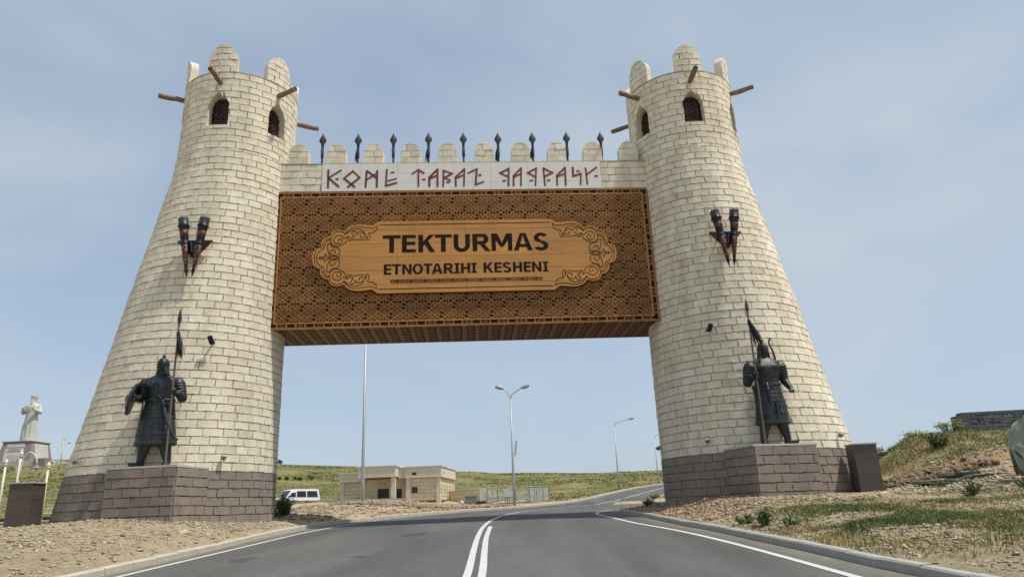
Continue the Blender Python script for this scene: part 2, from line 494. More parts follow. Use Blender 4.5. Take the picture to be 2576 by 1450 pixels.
def ground_mat():
    m, nt, b = new_mat('dry_ground')
    N = nt.nodes.new; Lk = nt.links.new
    tc = N('ShaderNodeTexCoord')
    def noise(scale, detail=6, rough=0.6, vec=None):
        n = N('ShaderNodeTexNoise'); n.inputs['Scale'].default_value = scale; n.inputs['Detail'].default_value = detail
        n.inputs['Roughness'].default_value = rough
        Lk(vec or tc.outputs['Object'], n.inputs['Vector'])
        return n
    def ramp(src, stops):
        r = N('ShaderNodeValToRGB')
        e = r.color_ramp.elements
        e[0].position, e[0].color = stops[0][0], (*stops[0][1], 1)
        e[1].position, e[1].color = stops[-1][0], (*stops[-1][1], 1)
        for p, c_ in stops[1:-1]:
            x = e.new(p); x.color = (*c_, 1)
        Lk(src, r.inputs['Fac'])
        return r
    nd = noise(1.3, 10, 0.7)
    dirt = ramp(nd.outputs['Fac'], [(0.28, (0.28, 0.225, 0.148)), (0.45, (0.385, 0.308, 0.200)), (0.58, (0.44, 0.355, 0.238)), (0.74, (0.43, 0.375, 0.285))])
    nf = noise(11, 10, 0.82)
    fr = ramp(nf.outputs['Fac'], [(0.30, (0.50, 0.50, 0.50)), (0.5, (1.0, 1.0, 1.0)), (0.70, (1.42, 1.42, 1.40))])
    mul = N('ShaderNodeMix'); mul.data_type = 'RGBA'; mul.blend_type = 'MULTIPLY'; mul.inputs[0].default_value = 1
    Lk(dirt.outputs['Color'], mul.inputs[6]); Lk(fr.outputs['Color'], mul.inputs[7])
    mp = N('ShaderNodeMapping'); mp.inputs['Scale'].default_value = (1, 1.2, 1)
    Lk(tc.outputs['Object'], mp.inputs['Vector'])
    ng = noise(0.14, 11, 0.74, mp.outputs['Vector'])
    gcol = ramp(ng.outputs['Fac'], [(0.30, (0.082, 0.110, 0.040)), (0.44, (0.122, 0.145, 0.052)), (0.53, (0.195, 0.175, 0.075)), (0.61, (0.28, 0.205, 0.100)), (0.72, (0.30, 0.245, 0.165))])
    ng2 = noise(2.4, 8, 0.75)
    gr2 = ramp(ng2.outputs['Fac'], [(0.3, (0.66, 0.70, 0.66)), (0.7, (1.28, 1.24, 1.2))])
    gm = N('ShaderNodeMix'); gm.data_type = 'RGBA'; gm.blend_type = 'MULTIPLY'; gm.inputs[0].default_value = 1
    Lk(gcol.outputs['Color'], gm.inputs[6]); Lk(gr2.outputs['Color'], gm.inputs[7])
    at = N('ShaderNodeAttribute'); at.attribute_name = 'grass'
    ns = noise(0.7, 9, 0.7)
    sub = N('ShaderNodeMath'); sub.operation = 'MULTIPLY_ADD'; sub.inputs[1].default_value = 2.0; sub.inputs[2].default_value = -1.0
    Lk(ns.outputs['Fac'], sub.inputs[0])
    ad = N('ShaderNodeMath'); ad.operation = 'ADD'; Lk(at.outputs['Fac'], ad.inputs[0]); Lk(sub.outputs[0], ad.inputs[1])
    cl = N('ShaderNodeMapRange'); cl.inputs['From Min'].default_value = 0.38; cl.inputs['From Max'].default_value = 0.66
    Lk(ad.outputs[0], cl.inputs['Value'])
    mix = N('ShaderNodeMix'); mix.data_type = 'RGBA'
    Lk(cl.outputs['Result'], mix.inputs[0]); Lk(mul.outputs[2], mix.inputs[6]); Lk(gm.outputs[2], mix.inputs[7])
    rd = N('ShaderNodeAttribute'); rd.attribute_name = 'red'
    mr = N('ShaderNodeMix'); mr.data_type = 'RGBA'; mr.blend_type = 'MULTIPLY'
    mr.inputs[7].default_value = (0.74, 0.54, 0.42, 1)
    Lk(rd.outputs['Fac'], mr.inputs[0]); Lk(mix.outputs[2], mr.inputs[6])
    Lk(mr.outputs[2], b.inputs['Base Color'])
    b.inputs['Roughness'].default_value = 0.97
    b.inputs['Specular IOR Level'].default_value = 0.1
    bp = N('ShaderNodeBump'); bp.inputs['Strength'].default_value = 1.0; bp.inputs['Distance'].default_value = 0.07
    Lk(nf.outputs['Fac'], bp.inputs['Height']); Lk(bp.outputs['Normal'], b.inputs['Normal'])
    return m
M['ground'] = ground_mat()

# ------------------------------------------------------------------ lie of the land
RY = [-60, 0, 26, 32, 38, 44, 50, 57, 65, 80, 100, 140, 200]
RZ = [-2.1, 0, .9, 1.09, 1.2, 1.28, 1.40, 1.66, 2.06, 2.85, 3.95, 6.1, 9.0]
def zr(y): return np.interp(y, RY, RZ)

def spline(pts, step=0.5):
    """Catmull-Rom through pts, resampled evenly"""
    P = np.array(pts, float)
    P = np.vstack([2*P[0]-P[1], P, 2*P[-1]-P[-2]])
    out = []
    for i in range(1, len(P)-2):
        a, b, c_, d = P[i-1], P[i], P[i+1], P[i+2]
        for t in np.linspace(0, 1, 24, endpoint=False):
            out.append(0.5*((2*b) + (c_-a)*t + (2*a-5*b+4*c_-d)*t*t + (3*b-a-3*c_+d)*t**3))
    out.append(P[-2])
    out = np.array(out)
    s = np.concatenate([[0], np.cumsum(np.linalg.norm(np.diff(out, axis=0), axis=1))])
    n = max(2, int(round(s[-1]/step)) + 1)
    q = np.linspace(0, s[-1], n)
    return np.stack([np.interp(q, s, out[:, 0]), np.interp(q, s, out[:, 1])], 1)

LK = [(-7.8,-12),(-7.7,0),(-7.65,13),(-7.7,18),(-7.93,24),(-7.8,28),(-7.1,31.7),(-6.1,35.8),(-5.0,40),(-3.6,44.2),(-1.6,47.9),(.9,51),(3.4,55.2),(5.9,62),(8.2,69.2),(11.6,79.2),(16,89),(22,99),(31,110)]
RK = [(5.3,-12),(5.15,0),(5.1,9),(5.0,11),(4.97,13.2),(4.87,15.3),(4.75,18.6),(4.5,21.5),(4.3,26),(4.08,29.4),(4.12,31.2),(4.5,32.7),(5.6,33.5),(9,34.0),(16,34.4),(30,35.2)]
IK = [(30,49.0),(14,48.0),(9.2,47.4),(8.1,47.9),(8.3,49.5),(10,56),(12.4,63),(14.4,68),(19,80),(24.5,90),(31,99),(40,107)]
LKs, RKs, IKs = spline(LK), spline(RK), spline(IK)
_rk = RKs[RKs[:, 1] < 32.6]
_ik = IKs[(IKs[:, 1] > 49.4)]
def XL(y): return np.interp(y, LKs[:, 1], LKs[:, 0])
def XR(y): return np.interp(y, _rk[:, 1], _rk[:, 0])
def XI(y): return np.interp(y, _ik[:, 1], _ik[:, 0])
def ylow(x): return np.interp(x, [4.4, 5.6, 9, 16, 30, 60], [32.6, 33.5, 34.0, 34.4, 35.2, 36.5])
def yup(x): return np.interp(x, [8, 9.2, 14, 30, 60], [48.2, 47.4, 48, 49, 51])

def land(x, y):
    """height of the natural ground (and of the trench under the road)"""
    x = np.asarray(x, float); y = np.asarray(y, float)
    z0 = zr(y)
    k = np.where(y > 30, 0.86, 1.0)
    dL = (XL(y) - x)*k
    # left verge
    TLp = np.interp(y, [-60, 30, 40, 50, 60, 80, 95, 120, 150, 168, 230, 500, 2000], [-99, -99, 1.5, 1.6, 1.68, 1.92, 2.8, 5.2, 8.4, 9.3, 8.2, 4, -20])
    near = z0 + 0.13 + 0.42*(1 - np.exp(-np.maximum(dL, 0)/1.7))
    near = near + 0.22*np.exp(-((x+12.4)/2.6)**2 - ((y-22.6)/2.2)**2)
    lift = 0.045*np.maximum(-x - 10, 0)*sstep(60, 165, y) + 3.5*sstep(-24, -74, x)*sstep(38, 108, y)*(1 - .8*sstep(120, 150, y)) + 0.8*sstep(-14, -26, x)*sstep(35, 75, y) + 0.48*sstep(-4, -11, x)*sstep(38, 50, y)
    farl = TLp + lift
    wfar = sstep(33, 46, y)
    tl = near*(1 - wfar) + np.where(y < 46, np.maximum(farl, z0 + .13), farl)*wfar
    tl = tl + 0.12*np.exp(-((x+7.9)/2.6)**2 - ((y-49.2)/1.5)**2) + 0.08*np.exp(-((x+4.6)/2.2)**2 - ((y-49.4)/1.3)**2)
    tl = tl - 1.0*np.exp(-((x+22.5)/6.0)**2 - ((y-79.5)/4.5)**2)
    wl = sstep(0.1, np.where(y > 34, 5.0, 0.6), dL)
    hl = (z0 + 0.12)*(1 - wl) + tl*wl
    # right verge before the side road
    dR = np.minimum(x - XR(np.minimum(y, 32.5)), (ylow(x) - y))
    tn = np.interp(y, [-60, 0, 10, 14, 20, 22.5, 25, 28, 33], [-1.8, .45, .62, .85, 1.2, 1.36, 1.47, 1.45, 1.3])
    tf = np.interp(y, [-60, 0, 10, 14, 20, 22.5, 24.5, 27, 31, 34, 40, 60], [-1.4, .55, .7, .9, 1.32, 1.8, 2.12, 2.65, 3.60, 3.80, 3.8, 4.0])
    # the cut bank: a step at the foot of the mound
    tf = tf + 0.28*sstep(26.6, 26.9, y + 0.25*vnoise(x*1.3, y*0.2, 5)) - 0.14
    wx = sstep(12.0, 18.0, x)
    tr = tn*(1 - wx) + tf*wx
    wr = sstep(0.1, 2.6, dR)
    mound = sstep(13.5, 18, x)*sstep(28, 33, y)
    hr = (z0 + 0.12)*(1 - wr) + tr*wr
    # right, beyond the side road
    dI = np.where(y > 49.4, x - XI(y), y - yup(x))
    far_r = np.interp(y, [40, 60, 80, 100, 140, 165, 230, 500, 2000], [1.4, 2.1, 3.2, 4.6, 7.0, 7.5, 6.0, 2, -20])
    wi = sstep(0.1, 3.0, dI)
    hi = (z0 + 0.1)*(1 - wi) + far_r*wi
    h = np.where(dL > 0.14, hl, z0 - 0.10)
    right = (dR > 0.14) & (x > 4) & (y < ylow(x))
    h = np.where(right, hr, h)
    isl = (dI > 0.14) & (x > 6) & (y > 46.5)
    h = np.where(isl, np.where(y > 115, far_r, hi), h)
    # past the end of the modelled road everything is hill
    wback = sstep(108, 125, y)
    hill = np.interp(x, [-60, -10, 10, 30, 200], [1, 1, .5, 0, 0])
    hill = np.maximum(TLp + lift, -30)*hill + far_r*(1 - hill)
    h = h*(1 - wback) + hill*wback
    # beside the camera, off to the right: keep the mound running on behind the tower
    big = (y >= ylow(x)) & (x > 24) & (y < 60)
    h = np.where(big, np.maximum(h, tf*wx), h)
    rough = 0.030*fbm(x*0.9, y*0.9, 3) + 0.018*vnoise(x*3.1, y*3.1, 8) + 0.35*fbm(x*0.06, y*0.06, 4)*sstep(55, 110, y)
    off = np.where((dL > 0.25) | right | isl | (y > 110), 1.0, 0.0)
    return h + rough*off

def axis_pts(fine0, fine1, step, lo, hi, grow=1.13):
    a = list(np.arange(fine0, fine1 + 1e-6, step))
    s = step
    while a[-1] < hi:
        s = min(s*grow, 120); a.append(a[-1] + s)
    s = step
    while a[0] > lo:
        s = min(s*grow, 120); a.insert(0, a[0] - s)
    return np.array(a)

gx = axis_pts(-18, 22, 0.22, -1800, 1800)
gy = axis_pts(7, 54, 0.22, -300, 2600, 1.05)
GX, GY = np.meshgrid(gx, gy)
GZ = land(GX, GY)
nx, ny = len(gx), len(gy)
V = np.stack([GX.ravel(), GY.ravel(), GZ.ravel()], 1)
ii = np.arange(nx*ny).reshape(ny, nx)
F = np.stack([ii[:-1, :-1].ravel(), ii[:-1, 1:].ravel(), ii[1:, 1:].ravel(), ii[1:, :-1].ravel()], 1)

def np_mesh(name, V, F, mat_, attrs=None, smooth=False):
    V = np.ascontiguousarray(V, np.float32); F = np.ascontiguousarray(F, np.int32)
    me = bpy.data.meshes.new(name)
    k = F.shape[1]
    me.vertices.add(len(V)); me.vertices.foreach_set('co', V.ravel())
    me.loops.add(F.size); me.loops.foreach_set('vertex_index', F.ravel())
    me.polygons.add(len(F)); me.polygons.foreach_set('loop_start', np.arange(0, F.size, k, dtype=np.int32))
    if smooth: me.polygons.foreach_set('use_smooth', np.ones(len(F), bool))
    me.update(calc_edges=True)
    me.validate()
    me.materials.append(mat_)
    for nm, dom, val in (attrs or []):
        a = me.attributes.new(nm, 'FLOAT', dom)
        a.data.foreach_set('value', np.ascontiguousarray(val, np.float32))
    return me

def grass_amount(x, y):
    g = 0.95*sstep(84, 100, y) + 0.0
    left = sstep(-16, -22, x)*sstep(30, 42, y)*0.85
    isl = sstep(48, 62, y)*np.where(x > XL(y) - 12, 0.75, 0.15)
    g = np.maximum(np.maximum(g, left), isl)
    mound = 0.62*sstep(12.5, 15, x)*sstep(26.8, 27.6, y)*(1 - sstep(45, 60, y))
    patch = 0.52*np.exp(-((x - 8.8)/2.6)**2 - ((y - 13.8)/2.6)**2) + 0.35*np.exp(-((x - 8.4)/1.8)**2 - ((y - 18)/1.9)**2)
    return np.maximum(np.maximum(g, mound), patch)
def red_amount(x, y):
    return np.maximum(0.75*sstep(9.5, 6.5, x)*sstep(4.2, 4.4, x)*sstep(20, 24, y)*sstep(36, 34, y),
                      0.55*sstep(12.6, 13.6, x)*sstep(20, 18.4, x)*np.exp(-((y - 26.6)/0.8)**2))

gm = np_mesh('ground', V, F, M['ground'], [('grass', 'POINT', grass_amount(V[:, 0], V[:, 1])), ('red', 'POINT', red_amount(V[:, 0], V[:, 1]))], smooth=True)
ground = link(bpy.data.objects.new('ground', gm))
tag(ground, 'dry stony ground with gravel banks and a grassy hill behind', kind='structure')

# ------------------------------------------------------------------ road
road = bpy.data.objects.new('road', None); C.objects.link(road)
tag(road, 'grey asphalt road curving right under the gate', kind='structure')
ys = np.concatenate([np.arange(-12, 54, 0.5), np.arange(54, 110.1, 1.0)])
rowsV, dust = [], []
NC = 24
for y in ys:
    xl = float(XL(y)) - 0.02
    xr = float(XR(y)) + 0.02 if y < 32.4 else (float(XI(y)) + 0.02 if y > 49.5 else float(np.interp(y, [32.4, 34, 48, 49.5], [4.45, 4.9, 8.2, 8.5])))
    for i in range(NC + 1):
        x = xl + (xr - xl)*i/NC
        rowsV.append((x, y, float(zr(y))))
        d = min(x - xl, (xr - x) if (y < 32.4 or y > 49.5) else 9)
        dust.append(0.9*math.exp(-max(d, 0)/0.35))
nr = len(ys)
ii = np.arange(nr*(NC+1)).reshape(nr, NC+1)
RF = np.stack([ii[:-1, :-1].ravel(), ii[:-1, 1:].ravel(), ii[1:, 1:].ravel(), ii[1:, :-1].ravel()], 1)
rm = np_mesh('carriageway', np.array(rowsV), RF, M['asphalt'], [('dust', 'POINT', np.array(dust))], smooth=True)
link(bpy.data.objects.new('carriageway', rm), road)
sv, sd = [], []
xs = np.concatenate([np.arange(4.2, 30, 0.8), np.arange(30, 60, 3)])
for x in xs:
    y0 = float(ylow(x)) - (0.0 if x > 5.4 else 0.0); y1 = float(yup(x))
    for i in range(15):
        y = y0 + (y1 - y0)*i/14
        sv.append((x, y, float(zr(y)) + 0.004 + (0.0)))
        sd.append(0.5*math.exp(-min(y - y0, y1 - y)/0.6) if x > 8 else 0.0)
ii = np.arange(len(sv)).reshape(len(xs), 15)
SF = np.stack([ii[:-1, :-1].ravel(), ii[1:, :-1].ravel(), ii[1:, 1:].ravel(), ii[:-1, 1:].ravel()], 1)
link(bpy.data.objects.new('side_road', np_mesh('side_road', np.array(sv), SF, M['asphalt'], [('dust', 'POINT', np.array(sd))], smooth=True)), road)

def stripe(name, pts, w, lift=0.009, step=0.4):
    P = spline(pts, step)
    T = np.gradient(P, axis=0); T /= np.linalg.norm(T, axis=1)[:, None]
    Nn = np.stack([-T[:, 1], T[:, 0]], 1)
    wj = w/2*(1 + 0.05*vnoise(np.arange(len(P))*0.9, np.zeros(len(P)), 3))[:, None]
    A, B = P + Nn*wj, P - Nn*wj
    v = []
    for a, b in zip(A, B):
        v += [(a[0], a[1], float(zr(a[1])) + lift), (b[0], b[1], float(zr(b[1])) + lift)]
    f = [(2*i, 2*i+1, 2*i+3, 2*i+2) for i in range(len(P)-1)]
    return obj(name, v, f, M['paint'], road)

stripe('edge_line', [(-7.2,-12),(-7.2,-4),(-7.2,4),(-7.2,13.6),(-7.2,20.5),(-7.15,25),(-6.75,29),(-5.7,34.5),(-4.5,39.3),(-3.1,43.3),(-1.3,46.8),(.6,49.4)], 0.13)
stripe('edge_line', [(4.35,-12),(4.35,-4),(4.35,3),(4.32,9),(4.27,13.8),(4.15,17),(3.9,20),(3.5,23),(3.25,26.3),(3.1,28.3),(3.05,29.7),(3.15,31.2),(3.5,32.6),(4.2,34.4)], 0.14)
CL = [(-.60,-12),(-.64,-6),(-.70,0),(-.76,6),(-.86,11.6),(-1.02,15.9),(-1.15,19.7),(-1.22,24),(-1.09,28.7),(-.66,33.3),(-.05,37.1)]
stripe('centre_line', CL, 0.13)
stripe('centre_line', [(-.37,-12),(-.41,-6),(-.47,0),(-.53,6),(-.63,11.6),(-.79,15.9),(-.92,19.7),(-1.0,24.3)], 0.13)
for a in ([(.03,37.5),(.75,40.2),(1.45,42.4)], [(1.75,43.1),(2.5,44.7)], [(2.9,45.6),(3.5,46.8)], [(3.95,47.6),(4.5,48.8)], [(5.0,50.2),(6.3,53.9),(7.9,58.8)], [(8.25,59.9),(12,70.7),(15.9,81.7),(19.5,89)]):
    stripe('centre_dash', a, 0.13)

# kerbs: every stone its own piece
def kerb(label, pts, side, m, name='kerb', top=0.14, upto=1e9, length=1.0):
    root = bpy.data.objects.new(name, None); C.objects.link(root)
    tag(root, label, kind='structure')
    P = spline(pts, length)
    mb = MB()
    L_, w, hgt = length*0.985, 0.19, 0.34
    b = 0.016
    prof = [(0, -hgt), (w, -hgt), (w, -b), (w - b, 0), (b*1.6, 0), (0, -b*1.6)]
    mb.prism(prof, -L_/2, L_/2, axis='x')
    me = mb.data('kerb_stone', m)
    for i in range(len(P) - 1):
        a, b_ = P[i], P[i+1]
        if a[1] > upto: break
        mid = (a + b_)/2
        ang = math.atan2(b_[1]-a[1], b_[0]-a[0])
        za, zb = float(zr(a[1])), float(zr(b_[1]))
        pit = -math.atan2(zb - za, np.linalg.norm(b_ - a))
        sx = np.linalg.norm(b_ - a)/length
        o = inst('kerb_stone', me, root, (mid[0], mid[1], (za + zb)/2 + top + random.uniform(-.008, .008)), (0, 0, 0), (sx, side, 1))
        o.rotation_euler = (random.uniform(-.02, .02), pit + random.uniform(-.006, .006), ang + random.uniform(-.008, .008))
    return root
kerb('chalky concrete kerb along the left edge of the road', LK, 1, M['kerb_old'], upto=106)
kerb('grey concrete kerb along the right edge of the road', RK, -1, M['kerb'])
kerb('pale concrete kerb round the island beyond the side road', IK, -1, M['kerb_old'], top=0.12)

# ------------------------------------------------------------------ loose stone
def rocks(name, X, Y, S, mat_, flat=0.42, tone=None, sink=0.25, z=None):
    n = len(X)
    base = np.array([[1,0,0],[.35,.95,.1],[-.8,.5,-.05],[-.75,-.6,.1],[.4,-.9,0],[.15,.1,.9],[-.2,-.1,-.8]])
    fc = np.array([[0,1,5],[1,2,5],[2,3,5],[3,4,5],[4,0,5],[1,0,6],[2,1,6],[3,2,6],[4,3,6],[0,4,6]])
    jit = 1 + rng.uniform(-.5, .5, (n, 7, 3))
    P = base[None]*jit
    sc = np.stack([S*rng.uniform(.75, 1.35, n), S*rng.uniform(.6, 1.0, n), S*flat*rng.uniform(.6, 1.3, n)], 1)
    P = P*sc[:, None, :]
    a = rng.uniform(0, 2*np.pi, n); ca, sa = np.cos(a)[:, None], np.sin(a)[:, None]
    t = rng.normal(0, .22, n)[:, None]
    px, py, pz = P[..., 0], P[..., 1], P[..., 2]
    pz2 = pz + t*px
    qx, qy = px*ca - py*sa, px*sa + py*ca
    Z = (land(X, Y) if z is None else z) + S*flat*(0.5 - sink)
    W = np.stack([qx + X[:, None], qy + Y[:, None], pz2 + Z[:, None]], 2).reshape(-1, 3)
    FF = (fc[None] + (np.arange(n)*7)[:, None, None]).reshape(-1, 3)
    tn = rng.uniform(0, 1, n) if tone is None else tone
    return np_mesh(name, W, FF, mat_, [('tone', 'FACE', np.repeat(tn, 10))])

def stuff(name, me, label, cat='stones'):
    o = link(bpy.data.objects.new(name, me))
    return tag(o, label, cat, kind='stuff')

def scatter(n, x0, x1, y0, y1, keep):
    X = rng.uniform(x0, x1, n); Y = rng.uniform(y0, y1, n)
    k = keep(X, Y)
    return X[k], Y[k]
def off_left(X, Y): return (XL(Y) - X) > 0.30
def off_right(X, Y): return ((X - XR(np.minimum(Y, 32.5))) > 0.30) & (Y < ylow(X) - .3)
def size(n, a, b, p=2.6): return a + (b - a)*rng.uniform(0, 1, n)**p

X, Y = scatter(80000, -19, -7.4, 9, 27, lambda x, y: off_left(x, y) & (rng.uniform(0, 1, len(x)) < 0.22 + 0.78*sstep(-.15, .30, fbm(x*.35, y*.35, 21))))
stuff('gravel', rocks('gravel', X, Y, size(len(X), .009, .085, 4.5), M['rock'], flat=.34), 'flaky tan and grey stone chips on the bank below the left tower', 'gravel')
X, Y = scatter(9000, -14, 1.5, 27, 51, lambda x, y: off_left(x, y) & (rng.uniform(0, 1, len(x)) < 0.30 + 0.7*(fbm(x*.5, y*.5, 22) > -.02)))
stuff('gravel', rocks('gravel', X, Y, size(len(X), .025, .14, 3), M['rubble'], flat=.5), 'tan stones on the bank between left tower and low building', 'gravel')
X = np.concatenate([rng.normal(-7.9, 1.7, 2200), rng.normal(-4.6, 1.7, 1500)]); Y = 49.0 + rng.normal(0, .9, len(X))
k = off_left(X, Y); X, Y = X[k], Y[k]
stuff('rubble_heap', rocks('rubble_heap', X, Y, size(len(X), .04, .20, 2.6), M['rubble'], flat=.65, sink=.05), 'long heap of tan rubble in front of the low building', 'rubble')
X, Y = scatter(70000, 4.4, 17, 8.2, 24, lambda x, y: off_right(x, y) & (rng.uniform(0, 1, len(x)) < 0.14 + 0.86*sstep(-.10, .35, fbm(x*.3, y*.3, 23))))
stuff('gravel', rocks('gravel', X, Y, size(len(X), .008, .075, 5), M['rock'], flat=.36), 'grey and tan stone chips on the verge right of the road', 'gravel')
X, Y = scatter(15000, 11.5, 21, 22, 28.5, lambda x, y: rng.uniform(0, 1, len(x)) < .25 + .75*sstep(-.2, .25, fbm(x*.5, y*.5, 24)))
stuff('gravel', rocks('gravel', X, Y, size(len(X), .012, .12, 4.5), M['rock'], flat=.40), 'stone chips on the slope around the slate slabs', 'gravel')
X = 12.5 + 4.2*rng.uniform(0, 1, 1500)**1.5; Y = 26.55 + rng.normal(0, .22, 1500) - .12*(X - 14)
stuff('earth_bank', rocks('earth_bank', X, Y, size(len(X), .03, .15, 2.6), M['clod'], flat=.9, sink=-.1), 'crumbling brown earth bank at the foot of the mound', 'earth')
X, Y = scatter(11000, 4.4, 10, 20.5, 33.5, lambda x, y: off_right(x, y) & (rng.uniform(0, 1, len(x)) < sstep(10, 7.5, x)))
stuff('gravel', rocks('gravel', X, Y, size(len(X), .015, .095, 3), M['rock_red'], flat=.5), 'reddish stone chips around the foot of the right tower', 'gravel')
X, Y = scatter(1500, 8.4, 20, 48.2, 70, lambda x, y: (x - np.where(y > 49.5, XI(np.maximum(y, 49.5)), 8.4) > .4) & (rng.uniform(0, 1, len(x)) < .8))
stuff('gravel', rocks('gravel', X, Y, size(len(X), .04, .16), M['rock_red'], flat=.5), 'stone chips on the island past the side road', 'gravel')

# ------------------------------------------------------------------ the gate
# outlines of the plaque, its scrolls and the rune strokes, metres along the gate and above the road
OUT= [(3.424, 10.933), (3.461, 11.046), (3.505, 11.219), (3.577, 11.328), (3.702, 11.381), (3.774, 11.394), (3.781, 11.546), (3.848, 11.707), (3.964, 11.793), (4.113, 11.818), (4.151, 11.957), (4.255, 12.059), (4.426, 12.102), (4.599, 12.081), (4.695, 12.032), (4.791, 12.157), (4.961, 12.262), (5.22, 12.305), (5.523, 12.281), (5.763, 12.249), (5.913, 12.36), (5.999, 12.42)]
SCR= [[(5.973, 12.222), (5.833, 12.136), (5.562, 12.132), (5.236, 12.185), (4.993, 12.151), (4.835, 12.036), (4.717, 11.901), (4.662, 11.951), (4.539, 11.997), (4.378, 11.986), (4.247, 11.9), (4.184, 11.77), (4.178, 11.712), (4.039, 11.709), (3.935, 11.63), (3.874, 11.457), (3.852, 11.336), (3.732, 11.35), (3.629, 11.26), (3.583, 11.089), (3.55, 10.918)], [(5.973, 12.222), (5.943, 12.061), (5.836, 11.945), (5.621, 11.905), (5.691, 11.772), (5.627, 11.599), (5.572, 11.643), (5.574, 11.818), (5.491, 11.645), (5.303, 11.634), (5.087, 11.667), (4.887, 11.612), (4.938, 11.713), (5.084, 11.783), (4.973, 11.902), (5.024, 12.004), (5.133, 11.958), (5.163, 11.855), (5.241, 11.956), (5.377, 11.939), (5.487, 11.864), (5.475, 11.776), (5.382, 11.72), (5.3, 11.779), (5.311, 11.867)], [(4.705, 11.848), (4.916, 12.02), (5.13, 12.098), (5.374, 12.041), (5.492, 11.864)], [(4.882, 11.801), (4.709, 11.717), (4.572, 11.822), (4.41, 11.824), (4.293, 11.71), (4.312, 11.565), (4.421, 11.49), (4.554, 11.517), (4.618, 11.617), (4.576, 11.691), (4.482, 11.678), (4.445, 11.577)], [(4.882, 11.801), (4.767, 11.585), (4.61, 11.443), (4.425, 11.375), (4.263, 11.421), (4.192, 11.538), (4.179, 11.683)], [(4.188, 11.654), (4.042, 11.628), (3.971, 11.513), (3.933, 11.312), (3.79, 11.228), (3.689, 11.101), (3.643, 10.916)], [(4.355, 11.074), (4.365, 11.16), (4.283, 11.233), (4.191, 11.192), (4.19, 11.077), (4.304, 11.003), (4.437, 11.015), (4.54, 11.113), (4.523, 11.243), (4.399, 11.346), (4.238, 11.364), (4.181, 11.474), (4.073, 11.505), (4.067, 11.309), (4.114, 11.107), (4.173, 10.943), (4.039, 10.98), (3.996, 11.075), (3.957, 11.047), (3.934, 10.939), (3.814, 10.964), (3.736, 10.914)], [(4.173, 10.963), (4.358, 10.974), (4.467, 10.923), (4.557, 11.007)]]
RUN= [[(3.941, 14.713), (3.951, 13.954)], [(4.43, 14.694), (3.965, 14.368)], [(3.984, 14.348), (4.363, 13.988)], [(4.27, 14.318), (4.329, 14.317)], [(4.926, 14.655), (5.196, 14.372), (4.749, 13.963)], [(4.926, 14.655), (4.572, 14.341), (4.998, 13.966)], [(5.477, 14.648), (5.444, 13.954)], [(5.896, 14.656), (5.89, 13.947)], [(5.507, 14.647), (5.89, 14.324)], [(5.473, 14.263), (5.809, 14.497)], [(6.286, 14.691), (6.253, 13.989), (6.67, 14.115)], [(6.352, 14.212), (6.65, 14.301)], [(6.485, 14.575), (6.557, 14.588)], [(7.563, 14.689), (7.563, 13.958)], [(7.328, 14.525), (7.563, 14.689), (7.774, 14.539)], [(7.743, 14.253), (7.816, 14.252)], [(8.001, 13.952), (8.003, 14.35), (8.337, 14.693), (8.332, 13.947)], [(8.021, 14.296), (8.317, 14.426)], [(8.58, 14.643), (8.56, 13.944)], [(8.58, 14.643), (8.923, 14.498), (8.606, 14.309), (8.847, 14.206)], [(8.725, 14.121), (8.798, 14.12)], [(9.073, 13.95), (9.067, 14.336), (9.431, 14.693), (9.399, 13.959)], [(9.078, 14.283), (9.396, 14.426)], [(9.592, 14.517), (9.937, 14.694), (9.872, 13.993), (10.178, 14.108)], [(10.015, 14.418), (10.089, 14.423)], [(11.206, 13.941), (11.246, 14.692), (10.89, 14.501), (11.22, 14.322)], [(11.006, 14.144), (11.08, 14.156)], [(11.419, 13.939), (11.436, 14.373), (11.756, 14.706), (11.725, 13.948)], [(11.452, 14.319), (11.727, 14.457)], [(12.317, 13.94), (12.378, 14.698), (12.024, 14.5), (12.334, 14.308)], [(12.124, 14.143), (12.198, 14.149)], [(12.702, 13.935), (12.68, 14.695), (13.039, 14.488), (12.704, 14.323)], [(12.83, 14.147), (12.904, 14.153)], [(13.212, 13.948), (13.217, 14.364), (13.577, 14.711), (13.563, 13.956)], [(13.232, 14.31), (13.561, 14.447)], [(13.899, 14.707), (13.887, 14.322), (14.216, 14.432), (14.179, 13.968)], [(14.069, 14.542), (14.144, 14.555)], [(14.882, 14.709), (14.455, 14.389)], [(14.431, 14.674), (14.457, 13.971)], [(14.803, 14.31), (14.878, 14.323)]]
GA = math.radians(3.6613)
GE = Vector((math.cos(GA), math.sin(GA), 0)); GN = Vector((GE.y, -GE.x, 0))
G0 = Vector((-11.2269, 27.0, 0)); GW = 18.9764
def gp(s, n, z): return G0 + GE*s + GN*n + Vector((0, 0, z))

TZ = [0.0, .87, 3.37, 5.37, 7.37, 9.37, 11.37, 13.37, 14.37, 15.37, 17.37, 19.37, 25]
TR_ = [3.75, 3.668, 3.448, 3.229, 3.023, 2.831, 2.616, 2.413, 2.308, 2.258, 2.241, 2.233, 2.233]
def trad(z): return float(np.interp(z, TZ, TR_))
KSH, RTOP = 1.057, 2.233
WIN0, WB, WS, WT, WHW = -4.0, 16.10, 16.95, 17.47, math.radians(10.4)
def win_hw(z):
    if z < WB or z >= WT: return 0.0
    if z <= WS: return WHW
    return WHW*(1 - ((z - WS)/(WT - WS))**2.2)**0.66

def wobble(pts_n, amp): return [random.uniform(-amp, amp) for _ in range(pts_n)]

